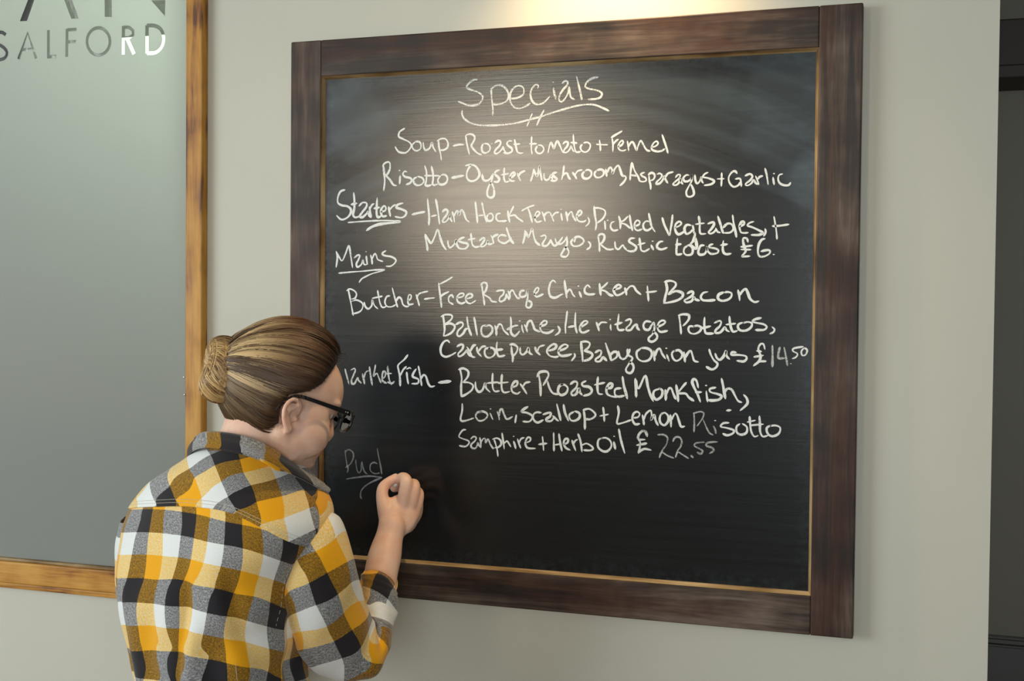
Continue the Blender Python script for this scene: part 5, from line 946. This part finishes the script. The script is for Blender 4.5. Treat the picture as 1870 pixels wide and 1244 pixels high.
# ---- trousers and shoes
for hp, sd_ in ((hipL, -1), (hipR, 1)):
    kx, an = foot(hp, sd_); top_ = hp + UPV * .09
    P = catmull([top_, hp, (hp + kx) / 2, kx, kx * .5 + an * .5, an + UPV * .01], 40); r = np.interp(np.linspace(0, 1, 40), [0, .2, .4, .6, .8, 1], [.098, .099, .086, .066, .058, .056])
    v, f = tube(P, r, 32, False); v = [np.array(x) + unit(np.array([x[0] - hp[0], x[1] - hp[1], 0])) * .004 * noise.noise(Vector((x[0] * 20, x[1] * 20, x[2] * 14))) for x in v]
    o = mesh('trouser_leg', v, f, M['denim'], PW, True); s3 = o.modifiers.new('cloth', 'SOLIDIFY'); s3.thickness = .0022
    c = an - BK * .075; c[2] = 0.045
    up_v, up_f = join([ellipsoid(c + BK * .045 + UPV * .012, (SHX, -BK, UPV), (.043, .075, .050), 24, 14), ellipsoid(c - BK * .035, (SHX, -BK, UPV), (.046, .105, .036), 24, 14), ellipsoid(c + BK * .055 + UPV * .045, (SHX, -BK, UPV), (.040, .048, .045), 20, 12)])
    sh = mesh('shoe', up_v, up_f, M['rubber'], PW, True); r_ = sh.modifiers.new('r', 'REMESH'); r_.mode = 'VOXEL'; r_.voxel_size = .006; r_.use_smooth_shade = True
    so = [(c + SHX * .049 * math.cos(a) - BK * (.132 * math.sin(a) - .0)) for a in np.linspace(0, 2 * math.pi, 30, endpoint=False)]
    vv = [np.array([q[0], q[1], .0]) for q in so] + [np.array([q[0], q[1], .022]) for q in so]; ff = [tuple(range(30))[::-1], tuple(range(30, 60))] + [(i, (i + 1) % 30, 30 + (i + 1) % 30, 30 + i) for i in range(30)]
    mesh('sole', vv, ff, M['sole'], sh)
pel = catmull([(1395, .150, .105), (1420, .158, .112), (1460, .160, .116), (1500, .150, .110)], 12); rows = []
for (vv, a, b_) in pel:
    c = A(417, vv, 2.005)
    for i in range(48): th = 2 * math.pi * i / 48; rows.append(c + SHX * a * math.cos(th) + BK * b_ * math.sin(th))
F_ = grid_faces(48, 12, True); F_.append(tuple(range(11 * 48, 12 * 48)))
mesh('trouser_seat', rows, F_, M['denim'], PW, True)

# ---- hair, drawn back into a bun
HCF, HCU = .004, .047
HCr = np.array([.108, .0835, .103]) * HS
HC = H(HCF, 0, HCU)
bdir = unit(np.array([-.93, 0.10, .02]))       # direction of the bun, in head axes (forward, left, up)
e1 = unit(np.array([0, 0, 1]) - bdir * bdir[2]); e2 = np.cross(bdir, e1)          # up, and round towards the right ear
if e2[1] > 0: e2 = -e2
PSI = np.radians([0, 35, 60, 78, 92, 104, 118, 140, 165, 180]); LIM = np.radians([134, 132, 127, 121, 109, 86, 82, 88, 95, 95])
def lim(ps): a = abs((ps + math.pi) % (2 * math.pi) - math.pi); return float(np.interp(a, PSI, LIM))
def hsurf(al, ps, h=0.0):
    d = bdir * math.cos(al) + (e1 * math.cos(ps) + e2 * math.sin(ps)) * math.sin(al)
    r = 1 / math.sqrt(((d / HCr) ** 2).sum()); r += h
    # fuller at the crown, tighter at the nape
    r += .008 * max(0, d[2]) ** 2 * math.sin(min(al, math.pi)) 
    return HC + FW * d[0] * r + LF * d[1] * r + HU * d[2] * r
NPS, NAL = 90, 34; rows = []
for j in range(NAL):
    for i in range(NPS):
        ps = 2 * math.pi * i / NPS; al = .02 + (lim(ps) - .02) * j / (NAL - 1); rows.append(hsurf(al, ps, -.0005 - .008 * max(0, (j / (NAL - 1) - .88) / .12) ** 1.5))
F_ = grid_faces(NPS, NAL, True); F_.append(tuple(range(NPS))[::-1])
hair = mesh('hair', rows, F_, M['scalp_hair'], PW, True)
BS = HC + (FW * bdir[0] + LF * bdir[1] + HU * bdir[2]) * (HCr[0] + .006)      # where the bun starts
def mix(a, b_, t): return tuple(x * (1 - t) + y * t for x, y in zip(a, b_))
def strands_mesh(name, strands, parent, w_=.0011):
    """flat locks: each strand is (points, normals, colours, width)"""
    V, F, Cc = [], [], []
    for P, N, Cl, ws in strands:
        n_ = len(P); T = np.gradient(P, axis=0); T /= np.linalg.norm(T, axis=1)[:, None] + 1e-12; Bn = np.cross(T, N); Bn /= np.linalg.norm(Bn, axis=1)[:, None] + 1e-12
        k = len(V); pr_ = np.minimum(1, np.minimum(np.arange(n_) + .35, n_ - .65 - np.arange(n_)) / 2.5)
        for i in range(n_):
            hw = ws * pr_[i]; V += [P[i] - Bn[i] * hw, P[i] + N[i] * hw * .55, P[i] + Bn[i] * hw]; Cc += [Cl[i]] * 3
        for i in range(n_ - 1):
            a = k + 3 * i; F += [(a, a + 3, a + 4, a + 1), (a + 1, a + 4, a + 5, a + 2)]
    o = mesh(name, V, F, M['hair'], parent, True); ca = o.data.color_attributes.new('tint', 'FLOAT_COLOR', 'POINT')
    ca.data.foreach_set('color', np.array([(*c, 1) for c in Cc], np.float32).ravel()); o['kind'] = 'stuff'; return o
rnd = random.Random(11)
DK, RD, MB, BL = (.022, .013, .008), (.13, .042, .014), (.085, .052, .028), (.58, .42, .22)
st = []
for k in range(2600):
    ps = rnd.uniform(-math.pi, math.pi)
    L0 = lim(ps); a0 = L0 * rnd.uniform(.93, 1.0) if rnd.random() < .62 else L0 * rnd.uniform(.35, .95); a1 = rnd.uniform(.05, .16)
    if rnd.random() < .25: a1 = rnd.uniform(.2, .5)
    n_ = 16; P, N, Cl = [], [], []
    lock = noise.noise(Vector((ps * 9, 2.2, 0))) * 1.5; jit = rnd.uniform(-1, 1); hgt = rnd.uniform(.0002, .0030) + .0045 * max(0, noise.noise(Vector((ps * 14, 4.4, 0)))) * 1.6
    hi = max(0, min(1, .22 + 2.9 * noise.noise(Vector((ps * 24.0, 7.7, 0))) + rnd.uniform(-.35, .35)))
    swl = rnd.uniform(-.05, .05); sag = rnd.uniform(-.05, .05)
    for i in range(n_):
        t = i / (n_ - 1); al = a0 + (a1 - a0) * t
        pp = ps + swl * math.sin(math.pi * t) + .10 * math.sin(math.pi * t) * noise.noise(Vector((ps * 2, t * 2, 5))) + sag * t
        h_ = hgt * math.sin(math.pi * min(1, .12 + .88 * (1 - abs(2 * (al / L0) - 1) ** 2))) + .0005 + .0022 * lock * math.sin(math.pi * al / L0) + (-.005 * max(0, (al / L0 - .9) / .1))
        p = hsurf(al, pp, h_); P.append(p); N.append(unit(p - HC))
        x = 1 - al / math.radians(136)
        c = mix(DK, MB, min(1, .25 + .8 * x)); top_ = max(0, math.cos(pp))
        c = mix(c, RD, .65 * max(0, 1 - abs(x - .38) / .33) * (1 if (lock > 0) else .35) * (.3 + .7 * top_))
        c = mix(c, BL, min(1, hi * max(0, (x - .36) / .40) * (1.15 if abs(pp) < 1.9 else .25)))
        Cl.append(tuple(q * (1 + .12 * jit) for q in c))
    st.append((np.array(P), np.array(N), Cl, rnd.uniform(.0005, .0014)))
strands_mesh('hair_locks', st, hair)
# short stray hairs at the nape and temple
st = []
for k in range(150):
    ps = rnd.choice((1, -1)) * rnd.uniform(1.6, 3.14) if rnd.random() < .75 else rnd.uniform(-.9, .9); L0 = lim(ps); n_ = 8; P, N, Cl = [], [], []
    ln = rnd.uniform(.05, .17); bend = rnd.uniform(-.3, .3)
    for i in range(n_):
        t = i / (n_ - 1); p = hsurf(L0 + ln * (t - .35), ps + bend * t * t, .001 + .010 * t * t * rnd.uniform(.9, 1.1)); P.append(p); N.append(unit(p - HC)); Cl.append(MB)
    st.append((np.array(P), np.array(N), Cl, .00022))
strands_mesh('stray_hairs', st, hair)
# bun
bw = unit(FW * bdir[0] + LF * bdir[1] + HU * bdir[2]); bu = unit(HU - bw * np.dot(HU, bw)); bl_ = np.cross(bw, bu)
bu = unit(UPV - bw * np.dot(UPV, bw)); bl_ = np.cross(bw, bu)
tilt = math.radians(26); bu, bl_ = bu * math.cos(tilt) + bl_ * math.sin(tilt), bl_ * math.cos(tilt) - bu * math.sin(tilt)
BC_ = BS + bw * -.008 - HU * .007 + HR * .004
def bun_pt(th, ph, r=1.0):
    R0 = .0290; ru, rl = 1.20, .56; rt = (.0222 + .0018 * math.sin(2 * th + 1)) * r
    c = bu * math.cos(th) * R0 * ru + bl_ * math.sin(th) * R0 * rl; o = unit(c)
    return BC_ + c + (o * math.cos(ph) + bw * math.sin(ph) * 1.22) * rt, unit(o * math.cos(ph) + bw * math.sin(ph))
rows = [bun_pt(2 * math.pi * i / 40, 2 * math.pi * j / 20, .94)[0] for j in range(20) for i in range(40)]
F_ = grid_faces(40, 20, True) + [(19 * 40 + i, 19 * 40 + (i + 1) % 40, (i + 1) % 40, i) for i in range(40)]
vc_, fc_ = ellipsoid(BC_ + bw * .002, (bu, bl_, bw), (.026, .018, .014), 20, 12)
bun = mesh('bun', *join([(rows, F_), (vc_, fc_)]), M['bun_core'], hair, True)
st = []
for k in range(1500):
    th0 = rnd.uniform(0, 2 * math.pi); ph0 = rnd.uniform(0, 2 * math.pi); band = noise.noise(Vector((th0 * 4.5, 1.7, 0)))
    outer = rnd.random() < .07
    dth, dph = (rnd.uniform(1.6, 3.0), rnd.uniform(.2, .7)) if outer else (rnd.uniform(.25, .8), rnd.uniform(1.6, 3.2))
    n_ = 15; P, N, Cl = [], [], []; hh = rnd.uniform(.95, 1.04) + (.02 if outer else 0) + .07 * band; jit = rnd.uniform(-1, 1)
    hi = min(1, max(0, .62 + 1.7 * noise.noise(Vector((th0 * 5.5, ph0 * .4, 9))) + rnd.uniform(-.2, .2)))
    for i in range(n_):
        t = i / (n_ - 1); p, nn = bun_pt(th0 + dth * (t - .5), ph0 + dph * (t - .5), hh); P.append(p); N.append(nn)
        c = mix((.17, .085, .032), (.66, .45, .20), hi); c = mix(c, (.20, .085, .030), .30 * max(0, noise.noise(Vector((th0 * 3, t * 2, 4)))))
        Cl.append(tuple(q * (1 + .15 * jit) for q in c))
    st.append((np.array(P), np.array(N), Cl, rnd.uniform(.0006, .0016)))
strands_mesh('bun_locks', st, bun)
for p_ in list(PW.children): pass
adopt(PW)
tag(PW, 'person with a blonde-streaked bun and yellow checked shirt, writing on the chalkboard', 'person')

# ---- spectacles
G = empty('eyeglasses', tuple(H(.085, 0, .02)))
def rimpath(s_, g=0.0, n_=40):
    P = []
    for i in range(n_):
        a = 2 * math.pi * i / n_; x = math.copysign(abs(math.cos(a)) ** .62, math.cos(a)); y = math.copysign(abs(math.sin(a)) ** .62, math.sin(a))
        l = .0345 + x * (.0255 - g); u = .018 + y * (.0165 - g); P.append(H(.116 - .10 * abs(l - .0) ** 1.35 * 3.0 - .06 * (.03 - u) * 1.0, s_ * l, u))
    return np.array(P)
def loop_tube(P, r, seg=8):
    n_ = len(P); V = []; c = P.mean(0)
    nf = unit(np.cross(P[n_ // 4] - c, P[0] - c))
    for i in range(n_):
        t = unit(P[(i + 1) % n_] - P[i - 1]); o = unit(np.cross(t, nf))
        rr = r * (1.35 if (i > n_ * .05 and i < n_ * .45) else .8)
        for k in range(seg): a = 2 * math.pi * k / seg; V.append(P[i] + o * math.cos(a) * rr + nf * math.sin(a) * rr * 1.3)
    F = []
    for i in range(n_):
        for k in range(seg): F.append((i * seg + k, i * seg + (k + 1) % seg, ((i + 1) % n_) * seg + (k + 1) % seg, ((i + 1) % n_) * seg + k))
    return V, F
for s_ in (-1, 1):
    P = rimpath(s_); v, f = loop_tube(P, .0020); mesh('rim', v, f, M['black_plastic'], G, True)
    Q = rimpath(s_, .0012); c = Q.mean(0); nf = unit(np.cross(Q[10] - c, Q[0] - c)) * .0007; n_ = len(Q)
    mesh('lens', [q - nf for q in Q] + [q + nf for q in Q], [tuple(range(n_)), tuple(range(n_, 2 * n_))[::-1]] + [(i, i + n_, (i + 1) % n_ + n_, (i + 1) % n_) for i in range(n_)], M['lens'], G)
    hin = H(.092, s_ * .066, .030)
    T_ = catmull([hin + FW * .010 - LF * s_ * .005, hin, H(.06, s_ * .0725, .0305), H(.03, s_ * .0775, .031), H(.008, s_ * .0775, .0310), H(-.004, s_ * .0755, .027), H(-.016, s_ * .0705, .012), H(-.020, s_ * .0675, -.002)], 40)
    V = []; 
    for i, p in enumerate(T_):
        hh = np.interp(i / 39, [0, .12, .3, .7, 1], [.0045, .0044, .0034, .0026, .0030]); tt_ = .0016
        t = unit(T_[min(i + 1, 39)] - T_[max(i - 1, 0)]); sdw = LF * s_; sdw = unit(sdw - t * np.dot(sdw, t)); up_ = unit(np.cross(sdw, t))
        for (a, b_) in ((1, 1), (-1, 1), (-1, -1), (1, -1)): V.append(p + up_ * a * hh + sdw * b_ * tt_)
    F = [(i * 4 + k, i * 4 + (k + 1) % 4, i * 4 + 4 + (k + 1) % 4, i * 4 + 4 + k) for i in range(39) for k in range(4)] + [(3, 2, 1, 0), (156, 157, 158, 159)]
    tm = mesh('temple', V, F, M['black_plastic'], G); bv = tm.modifiers.new('b', 'BEVEL'); bv.width = .0006; bv.segments = 2
    for dx in (0, .004):
        v, f = ellipsoid(hin + FW * (.003 - dx) + LF * s_ * .0018, (FW, LF, HU), (.0009, .0005, .0013), 10, 6); mesh('hinge_rivet', v, f, M['metal'], tm, True)
v, f = tube(catmull([H(.1150, -.011, .024), H(.1175, 0, .027), H(.1150, .011, .024)], 12), .0019, 8); mesh('bridge', v, f, M['black_plastic'], G, True)
adopt(G)
tag(G, 'black framed glasses on the face of the person writing', 'glasses')

# ---- the stick of chalk in the fingers
c1 = A(721.5, 884, 2.218); c0 = CAM + (A(722.5, 868, 1) - CAM) * ((0.0105 - CAM[1]) / (A(722.5, 868, 1) - CAM)[1])
ch = empty('chalk_stick', tuple((c0 + c1) / 2))
v, f = tube([c0, c0 + (c1 - c0) * .06, c0 * .5 + c1 * .5, c1 + unit(c1 - c0) * .004], [.0030, .0044, .0046, .0047], 18)
o = mesh('stick', v, f, M['chalk_solid'], ch, True); adopt(ch)
tag(ch, 'short stub of white chalk held between thumb and fingers against the board', 'chalk')
